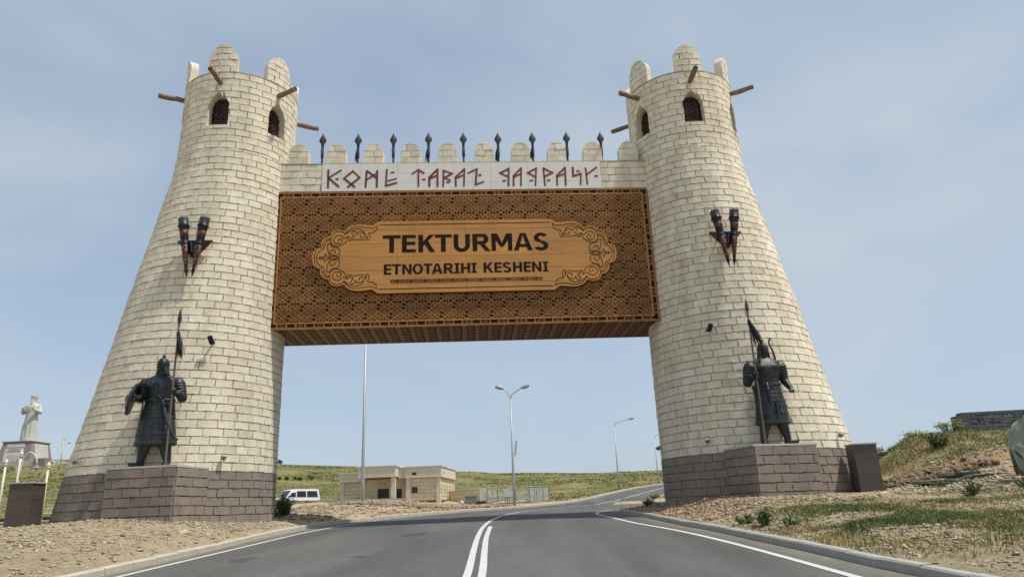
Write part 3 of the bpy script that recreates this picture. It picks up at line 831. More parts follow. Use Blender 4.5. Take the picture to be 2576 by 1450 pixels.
def block_geo(u0b, u1b, u0t, u1t, v0, v1, fmap, proud=0.026, jit=0.0125, nb=6, ns=2, lip=0.010):
    """a rough-edged ashlar face on a surface fmap(u, v, depth)"""
    per = []
    for i in range(nb):
        t = i/nb; per.append((u0b + (u1b-u0b)*t, v0))
    for i in range(ns):
        t = i/ns; per.append((u1b + (u1t-u1b)*t, v0 + (v1-v0)*t))
    for i in range(nb):
        t = i/nb; per.append((u1t + (u0t-u1t)*t, v1))
    for i in range(ns):
        t = i/ns; per.append((u0t + (u0b-u0t)*t, v1 + (v0-v1)*t))
    n = len(per)
    cu_ = sum(p[0] for p in per)/n; cv_ = sum(p[1] for p in per)/n
    su = max(1e-4, abs(u1b-u0b)); 
    pr = proud + random.uniform(-.010, .010)
    tilt = random.uniform(-.003, .003); tiltu = random.uniform(-.003, .003)
    v = []
    fr = []
    for (a, b) in per:
        ja = random.uniform(-jit, jit); jb = random.uniform(-jit, jit)
        fr.append((a + ja, b + jb))
    for (a, b) in fr:
        v.append(fmap(a, b, pr + tilt*(1 if b > cv_ else -1) + tiltu*(1 if a > cu_ else -1)))
    for (a, b) in fr:
        da = lip if a > cu_ else -lip
        db = lip if b > cv_ else -lip
        v.append(fmap(a + da*.6, b + db*.6, -0.012))
    v.append(fmap(cu_, cv_, pr + 0.001))
    f = []
    for i in range(n):
        j = (i+1) % n
        f.append((i, j, 2*n))
        f.append((i, i+n, j+n, j))
    return v, f

COURSE = 0.28
def TONE(): return min(1.0, max(0.0, random.gauss(.25, .16) + (.38 if random.random() < .07 else 0)))
def courses():
    out = []
    z = 2.93
    i = 0
    while z > 0.9:
        out.append((z - COURSE, z, 'brown', -i - 1)); z -= COURSE; i += 1
    z = 2.93
    for k in range(43):
        out.append((z, z + COURSE, 'stone', k)); z += COURSE
    out.append((z, z + 0.115, 'stone', 43)); z += 0.115
    for k in range(12):
        out.append((z, min(z + COURSE, 18.44), 'stone', 44 + k)); z += COURSE
    return out
RIM = 18.44

def build_tower(sg, label):
    base = gp(0 if sg < 0 else GW, 0, 0)
    root = thing('gate_tower', label, 'tower', base, GA, 'towers of the gate')
    def pos(az, z, dep):
        r = trad(z) + dep
        sh = sg*KSH*(trad(z) - RTOP)
        return (sh + math.sin(az)*r, -math.cos(az)*r, z)
    # ---- core (mortar) with real window openings
    sect = [-30, -25, -20, -15, -10.4, -7, -3.5, 0, 3.5, 7, 10.4, 15, 20, 25]
    azs = [math.radians(WIN0 + 60*k + a) for k in range(6) for a in sect]
    na = len(azs)
    def core(zs, name, m):
        v, f = [], []
        for z in zs:
            for a in azs: v.append(pos(a, z, 0))
        for i in range(len(zs) - 1):
            win = WB - 1e-6 <= zs[i] and zs[i+1] <= WT + 1e-6
            for k in range(na):
                if win and 4 <= k % 14 < 10: continue
                k2 = (k+1) % na
                f.append((i*na+k, i*na+k2, (i+1)*na+k2, (i+1)*na+k))
        return v, f
    zl = list(np.arange(2.93, 16.1, 0.56))[:-1] + [WB, 16.4, 16.7, WS, 17.06, 17.16, 17.26, 17.34, 17.40, 17.44, WT, 17.7, 18.0, RIM]
    v, f = core([0.2, .7, 1.2, 1.8, 2.4, 2.93], 'base', None)
    obj('base_core', v, f, M['brown_mortar'], root, smooth=True)
    v, f = core(zl, 'core', None)
    wz = [z for z in zl if WB - 1e-6 <= z <= WT + 1e-6]
    for kk in range(6):
        c0 = math.radians(WIN0 + 60*kk)
        for i in range(len(wz) - 1):
            h0, h1 = win_hw(wz[i]), win_hw(wz[i+1])
            for s_ in (-1, 1):
                if abs(h0 - WHW) < 1e-9 and abs(h1 - WHW) < 1e-9: continue
                b = len(v)
                v += [pos(c0 + s_*WHW, wz[i], 0), pos(c0 + s_*h0, wz[i], 0), pos(c0 + s_*h1, wz[i+1], 0), pos(c0 + s_*WHW, wz[i+1], 0)]
                f.append((b, b+1, b+2, b+3) if s_ < 0 else (b+3, b+2, b+1, b))
    # rim: ledge, inner face of the parapet, floor
    b = len(v)
    for dep, z in ((0, RIM), (-.34, RIM), (-.34, RIM - 1.0)):
        for a in azs:
            p = pos(a, z, dep); v.append(p)
    for i in range(2):
        for k in range(na):
            k2 = (k+1) % na
            f.append((b+i*na+k, b+i*na+k2, b+(i+1)*na+k2, b+(i+1)*na+k))
    f.append(tuple(range(b+2*na, b+3*na)))
    obj('wall_core', v, f, M['mortar'], root)
    # thin slab on the rim
    mb = MB()
    vv, ff = [], []
    for dep, z in ((.035, RIM), (.035, RIM+.035), (-.36, RIM+.035), (-.36, RIM)):
        for a in azs: vv.append(pos(a, z, dep))
    for i in range(4):
        for k in range(na):
            k2 = (k+1) % na; i2 = (i+1) % 4
            ff.append((i*na+k, i*na+k2, i2*na+k2, i2*na+k))
    obj('rim_slab', vv, ff, M['mortar'], root)
    # ---- ashlar blocks
    blocks = []
    for (z0, z1, kind, ci) in courses():
        zm = (z0+z1)/2
        r = trad(zm)
        N = int(round(2*math.pi*r/0.60))
        st = 2*math.pi/N
        ph = (ci % 2)*0.5*st + random.uniform(-.12, .12)*st
        edges = [ph + st*(i + random.uniform(-.12, .12)) for i in range(N)]
        gj = 0.017/r
        gz = 0.0185 if z1 - z0 > .2 else 0.010
        for i in range(N):
            a0, a1 = edges[i] + gj, (edges[(i+1) % N] + (2*math.pi if i == N-1 else 0)) - gj
            segs = [(a0, a1, a0, a1)]; sills = []
            for kk in range(-1, 8):
                c0 = math.radians(WIN0 + 60*kk)
                hb, ht = win_hw(z0 + gz), win_hw(z1 - gz)
                if max(hb, ht) <= 0: continue
                if z0 < WB < z1:
                    hb = ht = WHW
                    s0, s1 = max(a0, c0 - WHW + gj*.6), min(a1, c0 + WHW - gj*.6)
                    if s1 - s0 > .02: sills.append((s0, s1))
                hb += gj*.3; ht += gj*.3
                new = []
                for (b0, b1, t0, t1) in segs:
                    if t1 < c0 - WHW or t0 > c0 + WHW: new.append((b0, b1, t0, t1)); continue
                    lb, lt = min(b1, c0 - hb), min(t1, c0 - ht)
                    if lb - b0 > .012 or lt - t0 > .012: new.append((b0, max(lb, b0+.004), t0, max(lt, t0+.004)))
                    rb, rt = max(b0, c0 + hb), max(t0, c0 + ht)
                    if b1 - rb > .012 or t1 - rt > .012: new.append((min(rb, b1-.004), b1, min(rt, t1-.004), t1))
                segs = new
            for (b0, b1, t0, t1, zt_) in [q + (z1,) for q in segs] + [(a, b, a, b, WB + gz*.5) for a, b in sills]:
                am = (b0 + b1 + t0 + t1)/4
                # fmap in metres along the ring for even jitter
                def fm(u, vz, dep, rr=r): return pos(u/rr, vz, dep)
                g = block_geo(b0*r, b1*r, t0*r, t1*r, z0 + gz, zt_ - gz, fm)
                p = Vector(pos(am, zm, 0))
                wpos = base + Matrix.Rotation(GA, 3, 'Z') @ p
                nrm = Matrix.Rotation(GA, 3, 'Z') @ Vector((math.sin(am), -math.cos(am), 0))
                to = Vector((0, 0, EYE)) - wpos
                vis = nrm.dot(to.normalized())/to.length_squared*((b1-b0)*r)
                blocks.append((vis, g, kind, TONE()))
    blocks.sort(key=lambda q: -q[0])
    rest = {'stone': ([], [], []), 'brown': ([], [], [])}
    for idx, (vis, (v, f), kind, tn) in enumerate(blocks):
        if idx < 300:
            obj('stone_block', v, f, M[kind], root, tone=[tn]*len(f))
        else:
            V_, F_, T_ = rest[kind]
            o_ = len(V_); V_ += v; F_ += [tuple(i + o_ for i in q) for q in f]; T_ += [tn]*len(f)
    for kind, nm in (('stone', 'upper_stone_blocks'), ('brown', 'base_stone_blocks')):
        V_, F_, T_ = rest[kind]
        if V_: tag(obj(nm, V_, F_, M[kind], root, tone=T_), kind='stuff')
    # ---- windows
    for kk in range(6):
        c0 = math.radians(WIN0 + 60*kk)
        ol = [(-win_hw(z), z) for z in wz] + [(win_hw(z), z) for z in reversed(wz[:-1])]
        dep0, dep1 = 0.012, -0.33
        v = [pos(c0 + a, z, dep0) for a, z in ol] + [pos(c0 + a*1.12, z, dep1) for a, z in ol]
        n = len(ol)
        f = [(i, (i+1) % n, (i+1) % n + n, i + n) for i in range(n)]
        w_ = obj('window_reveal', v, f, M['stone'], root, tone=[0.35]*len(f))
        bk = [pos(c0 + a*1.12, z, dep1 - .10) for a, z in ol]
        obj('dark_pane', bk, [tuple(range(n))], M['dark_glass'], w_)
        # pierced metal grille: rosettes of crossing bands
        g = MB()
        rr = trad(16.7) - .40
        hw = WHW*1.1*rr
        def inside(x, z): return WB < z < WT and abs(x) < win_hw(min(max(z, WB), WT-.001))*1.12*rr
        lines = []
        for cx in (-.2, .2):
            for cz in (16.3, 16.7, 17.1):
                lines.append(([(cx + .17*math.cos(t), cz + .17*math.sin(t)) for t in np.linspace(0, 2*math.pi, 9)], .028))
                lines.append(([(cx - .2, cz), (cx + .2, cz)], .024)); lines.append(([(cx, cz - .2), (cx, cz + .2)], .024))
                lines.append(([(cx - .2, cz - .2), (cx + .2, cz + .2)], .02)); lines.append(([(cx - .2, cz + .2), (cx + .2, cz - .2)], .02))
        for li, (pl, wd) in enumerate(lines):
            run = []
            dense = []
            for a, b2 in zip(pl[:-1], pl[1:]):
                for t in np.linspace(0, 1, 6, endpoint=False): dense.append((a[0]+(b2[0]-a[0])*t, a[1]+(b2[1]-a[1])*t))
            dense.append(pl[-1])
            for q in dense + [None]:
                if q is not None and inside(*q): run.append(q)
                else:
                    if len(run) > 1: g.ribbon(run, wd, -.004*(li % 5), .02)
                    run = []
        pc = Vector(pos(c0, 16.7, dep1 + .03)); g.xf(Matrix.Translation((pc.x, pc.y, 0)) @ Matrix.Rotation(c0, 4, 'Z'))
        g.build('window_grille', M['copper'], w_)
    # ---- logs
    for kk in range(6):
        a = math.radians(WIN0 + 60*kk - (0.5 if kk else 0.0))
        P, R_ = [], []
        for t in np.linspace(0, 1, 7):
            d = -.35 + 1.35*t
            p = Vector(pos(a, 17.95, d)) + Vector((random.uniform(-.012, .012), random.uniform(-.012, .012), random.uniform(-.012, .012)))
            P.append(p); R_.append(.102 + random.uniform(-.01, .01))
        lg = auto_smooth(MB().tube(P, R_, 12).build('log_beam', M['log'], root), 50)
        e = Vector(pos(a, 17.95, 1.0)); d_ = (P[-1] - P[-2]).normalized()
        MB().tube([e + d_*.003, e + d_*.006], [.085, .085], 12).build('log_end', M['log_end'], lg)
    # ---- merlons on the rim
    MH = 1.34
    for kk in range(6):
        c0 = math.radians(WIN0 + 60*kk)
        hw = math.radians(15.2)
        zs = [RIM + .03] + list(np.linspace(RIM + .68, RIM + MH, 9))
        def mhw(z):
            t = (z - (RIM + .68))/(MH - .68)
            return hw if t <= 0 else hw*max(0.0, 1 - t**2.0)**0.72 if t < 1 else 0.0
        outl = [(-mhw(z), z) for z in zs] + [(mhw(z), z) for z in reversed(zs[:-1])]
        n = len(outl)
        v = [pos(c0 + a, z, 0) for a, z in outl] + [pos(c0 + a, z, -.30) for a, z in outl]
        f = [tuple(range(n)), tuple(range(2*n-1, n-1, -1))] + [(i, (i+1) % n, (i+1) % n + n, i + n) for i in range(n)]
        # curved faces: split at the middle line
        f = f[2:]
        m_ = len(zs)
        for i in range(m_ - 1):
            a_, b_ = i, i+1
            c_, d_ = n - 1 - i, n - 2 - i
            if b_ == d_ or i == m_-2: f += [(a_, c_, b_), (a_+n, b_+n, c_+n)]
            else: f += [(a_, c_, d_, b_), (a_+n, b_+n, d_+n, c_+n)]
        mer = obj('merlon', v, f, M['stone'], root, tone=[0.3]*len(f))
        z = RIM + .035; ci = 0
        while z < RIM + MH - .05:
            z1 = min(z + COURSE, RIM + MH - .03)
            hb, ht = mhw(z + .011), mhw(z1 - .011)
            cuts = [-1, -.02 + random.uniform(-.2, .2), 1] if ci % 2 else [-1, -.5 + random.uniform(-.1, .1), .45 + random.uniform(-.1, .1), 1]
            if ht < hw*.45: cuts = [-1, random.uniform(-.3, .3), 1] if ht > .2*hw else [-1, 1]
            for c1, c2 in zip(cuts[:-1], cuts[1:]):
                gj = 0.015/RTOP
                b0, b1 = max(c1*hw, -hb) + gj, min(c2*hw, hb) - gj
                t0, t1 = max(c1*hw, -ht) + gj, min(c2*hw, ht) - gj
                if b1 - b0 < .02: continue
                if t1 - t0 < .004: tm = (max(min((b0+b1)/2, ht), -ht)); t0, t1 = tm - .003, tm + .003
                def fm(u, vz, dep): return pos(c0 + u/RTOP, vz, dep)
                v, f = block_geo(b0*RTOP, b1*RTOP, t0*RTOP, t1*RTOP, z + .017, z1 - .017, fm)
                obj('stone_block', v, f, M['stone'], mer, tone=[TONE()]*len(f))
            z += COURSE; ci += 1
    return root

tower_l = build_tower(-1, 'cream stone tower left of the road with a brown stone foot')
tower_r = build_tower(1, 'cream stone tower right of the road with a brown stone foot')

# ------------------------------------------------------------------ bridge between the towers
# local frame of the bridge: x along the gate, -y towards the camera (y = -n), z up
bridge = thing('gate_bridge', 'bridge between the two towers with carved wooden panel and battlement', 'gateway', G0, GA)
SL, SR, PZ0, PZ1, NF, NB = 1.92, 16.885, 8.144, 13.733, 1.0155, -1.755
MB().box(0.9, 18.1, -(NF - .16), -NB - .03, PZ0 + .05, 14.97).build('core_box', M['mortar'], bridge)
def fwall(u, v, dep): return (u, -(0.95 + dep), v)
wall = MB().box(1.35, 17.65, -0.95, -NF + .20, PZ1 + .035, 14.985).build('parapet_wall', M['mortar'], bridge)
for (x0, x1) in ((1.30, 3.70), (15.05, 17.72)):
    z = PZ1 + .05; ci = 0
    while z < 14.9:
        z1 = min(z + COURSE + .022, 14.985)
        x = x0 - (0.30 if ci % 2 else 0.02)
        while x < x1 - .03:
            xe = min(x + .60 + random.uniform(-.04, .04), x1)
            a, b = max(x, x0) + .011, xe - .011
            if b - a > .06:
                v, f = block_geo(a, b, a, b, z + .017, z1 - .017, fwall)
                obj('stone_block', v, f, M['stone'], wall, tone=[TONE()]*len(f))
            x = xe
        z = z1; ci += 1
MB().box(1.35, 17.65, -0.99, -0.45, 14.988, 15.02).build('coping_strip', M['mortar'], bridge)
# white sign slabs with the runes
sign = MB().box(3.705, 15.045, -0.965, -0.90, PZ1 + .04, 14.985).build('sign_slab', M['mortar'], bridge)
nt_ = 15
for i in range(nt_):
    for j, (za, zb) in enumerate(((PZ1 + .045, 14.12), (14.12, 14.55), (14.55, 14.985))):
        a = 3.70 + (15.05 - 3.70)*i/nt_; b = 3.70 + (15.05 - 3.70)*(i+1)/nt_
        MB().box(a + .003, b - .003, -0.995 + random.uniform(-.0015, .0015), -0.963, za + .003, zb - .003).build('sign_tile', M['sign_stone'], sign)
for st in RUN:
    pts = []
    for a, b in zip(st[:-1], st[1:]): pts += [a]
    pts.append(st[-1])
    mb = MB()
    short = len(st) == 2 and abs(st[0][0] - st[1][0]) < .12 and abs(st[0][1] - st[1][1]) < .12
    wd = 0.075 if short else 0.078
    for i, (a, b) in enumerate(zip(st[:-1], st[1:])):
        d = Vector((b[0]-a[0], b[1]-a[1])); d.normalize()
        a2 = (a[0] - d.x*.035, a[1] - d.y*.035); b2 = (b[0] + d.x*.035, b[1] + d.y*.035)
        mb.ribbon([a2, b2], wd + random.uniform(-.012, .012), -1.003 - .0012*i, -0.99)
    mb.build('rune_stroke', M['red_paint'], sign)
# merlons of the bridge
for k in range(10):
    cx = 2.72 + 1.5075*k
    hw, z0, zsh, zt = 0.395, 15.02, 15.50, 15.965
    def mh(z):
        t = (z - zsh)/(zt - zsh)
        return hw if t <= 0 else hw*max(0, 1 - t**2.0)**0.75 if t < 1 else 0
    zs = [z0] + list(np.linspace(zsh, zt, 8))
    ol = [(cx - mh(z), z) for z in zs] + [(cx + mh(z), z) for z in reversed(zs[:-1])]
    mer = MB().prism(ol, -0.95, -0.60, axis='y').build('merlon', M['stone'], bridge)
    a_ = mer.data.attributes.new('tone', 'FLOAT', 'FACE'); a_.data.foreach_set('value', [0.3]*len(mer.data.polygons))
    z = z0; ci = k
    while z < zt - .05:
        z1 = min(z + .27, zt - .01)
        hb, ht = mh(z + .01), mh(z1 - .01)
        c = random.uniform(-.2, .05) if ci % 2 else random.uniform(.0, .22)
        cuts = [-hw, c, hw] if ht > .15 else [-hw, hw]
        for c1, c2 in zip(cuts[:-1], cuts[1:]):
            b0, b1 = max(c1, -hb) + .010, min(c2, hb) - .010
            t0, t1 = max(c1, -ht) + .010, min(c2, ht) - .010
            if b1 - b0 < .04: continue
            if t1 - t0 < .01: t0, t1 = (t0+t1)/2 - .006, (t0+t1)/2 + .006
            v, f = block_geo(cx + b0, cx + b1, cx + t0, cx + t1, z + .015, z1 - .015, fwall, nb=4)
            obj('stone_block', v, f, M['stone'], mer, tone=[TONE()]*len(f))
        z = z1; ci += 1

# ---- carved wooden face
face = MB().box(SL - .02, SR + .02, -(NF - .045), -(NF - .17), PZ0, PZ1 + .03).build('panel_ground', M['wood_back'], bridge)
YB, YF = -(NF - .045), -(NF - .012)          # ground of the carving, its top face
IX0, IX1, IZ0, IZ1 = 2.175, 16.63, 8.385, 13.495
NCX, NCZ = 15, 7
cw, ch = (IX1 - IX0)/NCX, (IZ1 - IZ0)/NCZ
def tile_mesh():
    mb = MB(); lay = [0]
    def rb(pts, w, closed=False):
        lay[0] += 1
        mb.ribbon(pts, w, YF - YB - 0.0011*(lay[0] % 7), 0.0, closed)
    W2, H2 = cw/2, ch/2                       # one lattice diamond is W2 wide and H2 high
    # diagonals of the lattice
    for i in range(-2, 4):
        for s_ in (1, -1):
            # line through (i*W2, 0) with slope s*H2/W2, clipped to the tile
            pts = []
            x0_ = i*W2
            xa, xb = max(0, min(x0_, x0_ + s_*2*W2)), min(cw, max(x0_, x0_ + s_*2*W2))
            if xb - xa < .05: continue
            za, zb = (xa - x0_)/(s_*W2)*H2, (xb - x0_)/(s_*W2)*H2
            if max(za, zb) > ch + .01 or min(za, zb) < -.01: continue
            rb([(xa, za), (xb, zb)], .038)
    def diamond(cx, cz, a, b): return [(cx - a, cz), (cx, cz - b), (cx + a, cz), (cx, cz + b)]
    def spiral(cx, cz, r, turn, a0, sg):
        return [(cx + r*(1 - .72*t)*math.cos(a0 + sg*turn*t), cz + r*(1 - .72*t)*math.sin(a0 + sg*turn*t)*.85) for t in np.linspace(0, 1, 9)]
    for i in range(2):
        for j in range(2):
            cx, cz = (i + .5)*W2, (j + 0.0)*H2 + H2*.0
    # diamonds centred where lines do not cross
    for i in range(2):
        for j in range(2):
            cx, cz = (i + .5)*W2, j*H2 + H2*1.0 if j == 0 else H2*0.0 + H2*.0
    cen = [((i + .5)*W2, (j + .5)*H2 + 0) for i in range(2) for j in range(2)]
    return mb, rb, diamond, spiral, W2, H2
mbt, rb, diamond, spiral, W2, H2 = tile_mesh()
# lattice lines z = +-(H2/W2)(x - i W2): crossings at (i W2, j H2) and ((i+.5) W2, (j+.5) H2); diamond centres at ((i+.5) W2, j H2) and (i W2, (j+.5) H2)
for i in range(2):
    cx = (i + .5)*W2
    rb(diamond(cx, H2, W2*.27, H2*.25), .028, True)                       # eye with a pupil
    rb(diamond(cx, H2, W2*.10, H2*.09), .026, True)
    for zc, up in ((H2*.0, 1), (2*H2, -1)):                               # half diamonds on the seams: leaf curls
        for s_ in (-1, 1):
            rb(spiral(cx + s_*W2*.13, zc + up*H2*.17, W2*.115, 5.2, math.pi/2 if up > 0 else -math.pi/2, s_*up), .024)
for i in range(3):
    for j in range(2):
        cx, cz = i*W2, (j + .5)*H2
        sides = [s_ for s_ in (-1, 1) if 0 < cx + s_*.1 < cw]
        for s_ in sides:
            if (j + i) % 2 == 0:
                for u_ in (-1, 1):                                        # four-leaf knot
                    rb([(cx + s_*(W2*.11 + .045*math.cos(t)), cz + u_*(H2*.14) + .036*math.sin(t)) for t in np.linspace(0, 2*math.pi, 7)[:-1]], .021, True)
                rb([(cx + s_*W2*.0, cz), (cx + s_*W2*.30, cz)], .014)
            else:
                rb(spiral(cx + s_*W2*.15, cz, W2*.14, 6.0, math.pi*(0 if s_ < 0 else 1), 1), .027)
tile = mbt.data('carved_tile', M['wood_carve'])
CXP, CZP = 9.43, 10.915
for i in range(NCX):
    for j in range(NCZ):
        x0_, z0_ = IX0 + i*cw, IZ0 + j*ch
        if 6.1 < x0_ and x0_ + cw < 12.75 and 9.5 < z0_ and z0_ + ch < 12.3: continue   # wholly behind the plaque
        if 4.9 < x0_ and x0_ + cw < 14.0 and 9.7 < z0_ and z0_ + ch < 12.1: continue
        inst('carved_tile', tile, face, (x0_, YB, z0_))
# frame: inner and outer fillets, studded border between
fr = MB()
def rect_frame(x0, x1, z0, z1, w, y0, y1):
    fr.box(x0, x1, y0, y1, z0, z0 + w); fr.box(x0, x1, y0, y1, z1 - w, z1)
    fr.box(x0, x0 + w, y0, y1, z0 + w, z1 - w); fr.box(x1 - w, x1, y0, y1, z0 + w, z1 - w)
rect_frame(SL, SR, PZ0, PZ1, .042, YF - .012, YB + .01)
fr.build('outer_fillet', M['wood_carve'], bridge)
fr = MB(); rect_frame(IX0 - .055, IX1 + .055, IZ0 - .055, IZ1 + .055, .052, YF - .010, YB + .01)
fr.build('inner_fillet', M['wood_carve'], bridge)
# border motif: an eight-point star and a dark cartouche between pierced ties
mbb = MB(); bl = 0.70; bh = .105
k_ = [0]
def rbb(pts, w, closed=False):
    k_[0] += 1
    mbb.ribbon(pts, w, (YF - YB) - .0011*(k_[0] % 7), 0, closed)
for zz in (-bh*.80, bh*.80):
    rbb([(0.02, zz), (.115, zz)], .016); rbb([(.27, zz), (.46, zz)], .018); rbb([(.58, zz), (.69, zz)], .016)
for x_ in (.185, .535):
    for zz in (-.055, .0, .055):
        rbb([(x_ + .026*math.cos(t), zz + .022*math.sin(t)) for t in np.linspace(0, 2*math.pi, 7)[:-1]], .017, True)
    rbb([(x_ - .03, -bh), (x_ - .03, bh)], .010); rbb([(x_ + .03, -bh), (x_ + .03, bh)], .010)
rbb([(.27, 0), (.31, .03), (.36, -.0), (.41, .03), (.455, 0)], .010)
rbb([(.27, 0), (.31, -.03), (.36, .0), (.41, -.03), (.455, 0)], .010)
for zz in (-.02, .02): rbb([(.31, zz*2.4), (.415, zz*2.4)], .008)
bme = mbb.data('border_motif', M['wood_carve'])
stm = MB(); pts = []
for t in range(16):
    a = math.pi*2*t/16; r_ = .084 if t % 2 == 0 else .064
    pts.append((r_*math.cos(a), r_*math.sin(a)))
stm.prism(pts, YF - YB - .004, 0, axis='y')
sme = stm.data('border_star', mat('dark_stud', (0.018, 0.012, 0.010), 0.8, var=.2, spec=.1))
bzb, bzt = (PZ0 + .042 + IZ0 - .055)/2, (PZ1 - .042 + IZ1 + .055)/2
nb_ = 21; bw = (SR - SL - .30)/nb_
for i in range(nb_):
    for zc in (bzb, bzt):
        o = inst('border_motif', bme, face, (SL + .15 + i*bw, YB, zc), (0, 0, 0), (bw/bl, 1, .82))
        inst('border_star', sme, face, (SL + .15 + i*bw - .0 + .02, YB, zc), (0, 0, 0), (1, 1, .95))
nv_ = 8; bv = (PZ1 - PZ0 - .30)/nv_
bxl, bxr = (SL + .042 + IX0 - .055)/2, (SR - .042 + IX1 + .055)/2
for j in range(nv_):
    for xc in (bxl, bxr):
        inst('border_motif', bme, face, (xc, YB, PZ0 + .15 + j*bv), (0, -math.pi/2, 0), (bv/bl, 1, .82))
        inst('border_star', sme, face, (xc, YB, PZ0 + .15 + j*bv + .02))

# ---- plaque
half = [p for p in OUT]
top_l = [(x, z) for x, z in half]
CTX, CTZ = 9.43, 10.915
ol = []
left_up = top_l                                       # tip -> upper left shoulder
ol += left_up
ol += [(2*CTX - x, z) for x, z in reversed(left_up)]
ol += [(2*CTX - x, 2*CTZ - z) for x, z in left_up[1:]]
ol += [(x, 2*CTZ - z) for x, z in reversed(left_up[1:])]
plaque = MB().prism(ol[::-1], -(NF + .015), -(NF - .03), axis='y').build('plaque_backing', M['letter'], bridge)
def clip(poly, axis, lim, keep_less):
    out = []
    n = len(poly)
    for i in range(n):
        a, b = poly[i], poly[(i+1) % n]
        ia = (a[axis] <= lim) == keep_less; ib = (b[axis] <= lim) == keep_less
        if ia: out.append(a)
        if ia != ib:
            t = (lim - a[axis])/(b[axis] - a[axis])
            out.append((a[0] + (b[0]-a[0])*t, a[1] + (b[1]-a[1])*t))
    return out
ins = []
for x, z in ol:                                        # board outline a little inside the dark backing
    d = Vector((x - CTX, z - CTZ)); ins.append((x - .022*math.copysign(1, d.x)*(abs(d.x) > 3.3), z - .022*math.copysign(1, d.y)*(abs(d.y) > .1)))
xb = [3.3, 6.77, 9.41, 12.06, 15.6]; zb_ = [9.3, 9.79, 10.345, 10.91, 11.46, 12.02, 12.6]
PF = -(NF + .11)
for i in range(4):
    for j in range(6):
        p = clip(clip(clip(clip(ins, 0, xb[i] + .0035, False), 0, xb[i+1] - .0035, True), 1, zb_[j] + .005, False), 1, zb_[j+1] - .005, True)
        q = []
        for a in p:
            if not q or (abs(a[0]-q[-1][0]) + abs(a[1]-q[-1][1])) > 1e-5: q.append(a)
        if len(q) < 3: continue
        MB().prism(q[::-1], PF + random.uniform(-.002, .002), -(NF + .01), axis='y').build('plaque_board', M['wood_plaque'], plaque)
# engraved scrolls (all four corners), rules, band
LZ = PF - .0045
k3 = 0
for sx in (1, -1):
    for sz in (1, -1):
        for ci, c in enumerate(SCR):
            if sz < 0 and False: continue
            pts = spline([(CTX + sx*(x - CTX), CTZ + sz*(z - CTZ)) for x, z in c], .035)
            k3 += 1
            MB().ribbon([tuple(q) for q in pts], .024, LZ - .0007*(k3 % 9), PF + .006).build('engraved_scroll', M['letter'], plaque)
for zz in (12.245, 9.595):
    MB().ribbon([(6.05, zz), (12.80, zz)], .032, LZ, PF + .006).build('engraved_rule', M['letter'], plaque)
mo = MB()
kk_ = [0]
def ro(pts, w, closed=False):
    kk_[0] += 1; mo.ribbon(pts, w, -.0045 - .0006*(kk_[0] % 8), .006, closed)
for cx in (-.16, 0, .16):
    ro([(cx + .055*math.cos(t), .058*math.sin(t)) for t in np.linspace(0, 2*math.pi, 10)[:-1]], .016, True)
ro([(-.25, .055), (-.16, -.06), (-.08, .06), (0, 0), (.08, .06), (.16, -.06), (.25, .055)], .014)
ro([(-.25, -.055), (-.16, .06), (-.08, -.06), (0, 0), (.08, -.06), (.16, .06), (.25, -.055)], .014)
ro([(-.08, 0), (.08, 0)], .012); ro([(0, -.06), (0, .06)], .012)
ome = mo.data('engraved_knot', M['letter'])
for i in range(11):
    inst('engraved_knot', ome, plaque, (6.75 + .5385*i, PF, 9.905), (0, 0, 0), (1.07, 1, 1.15))

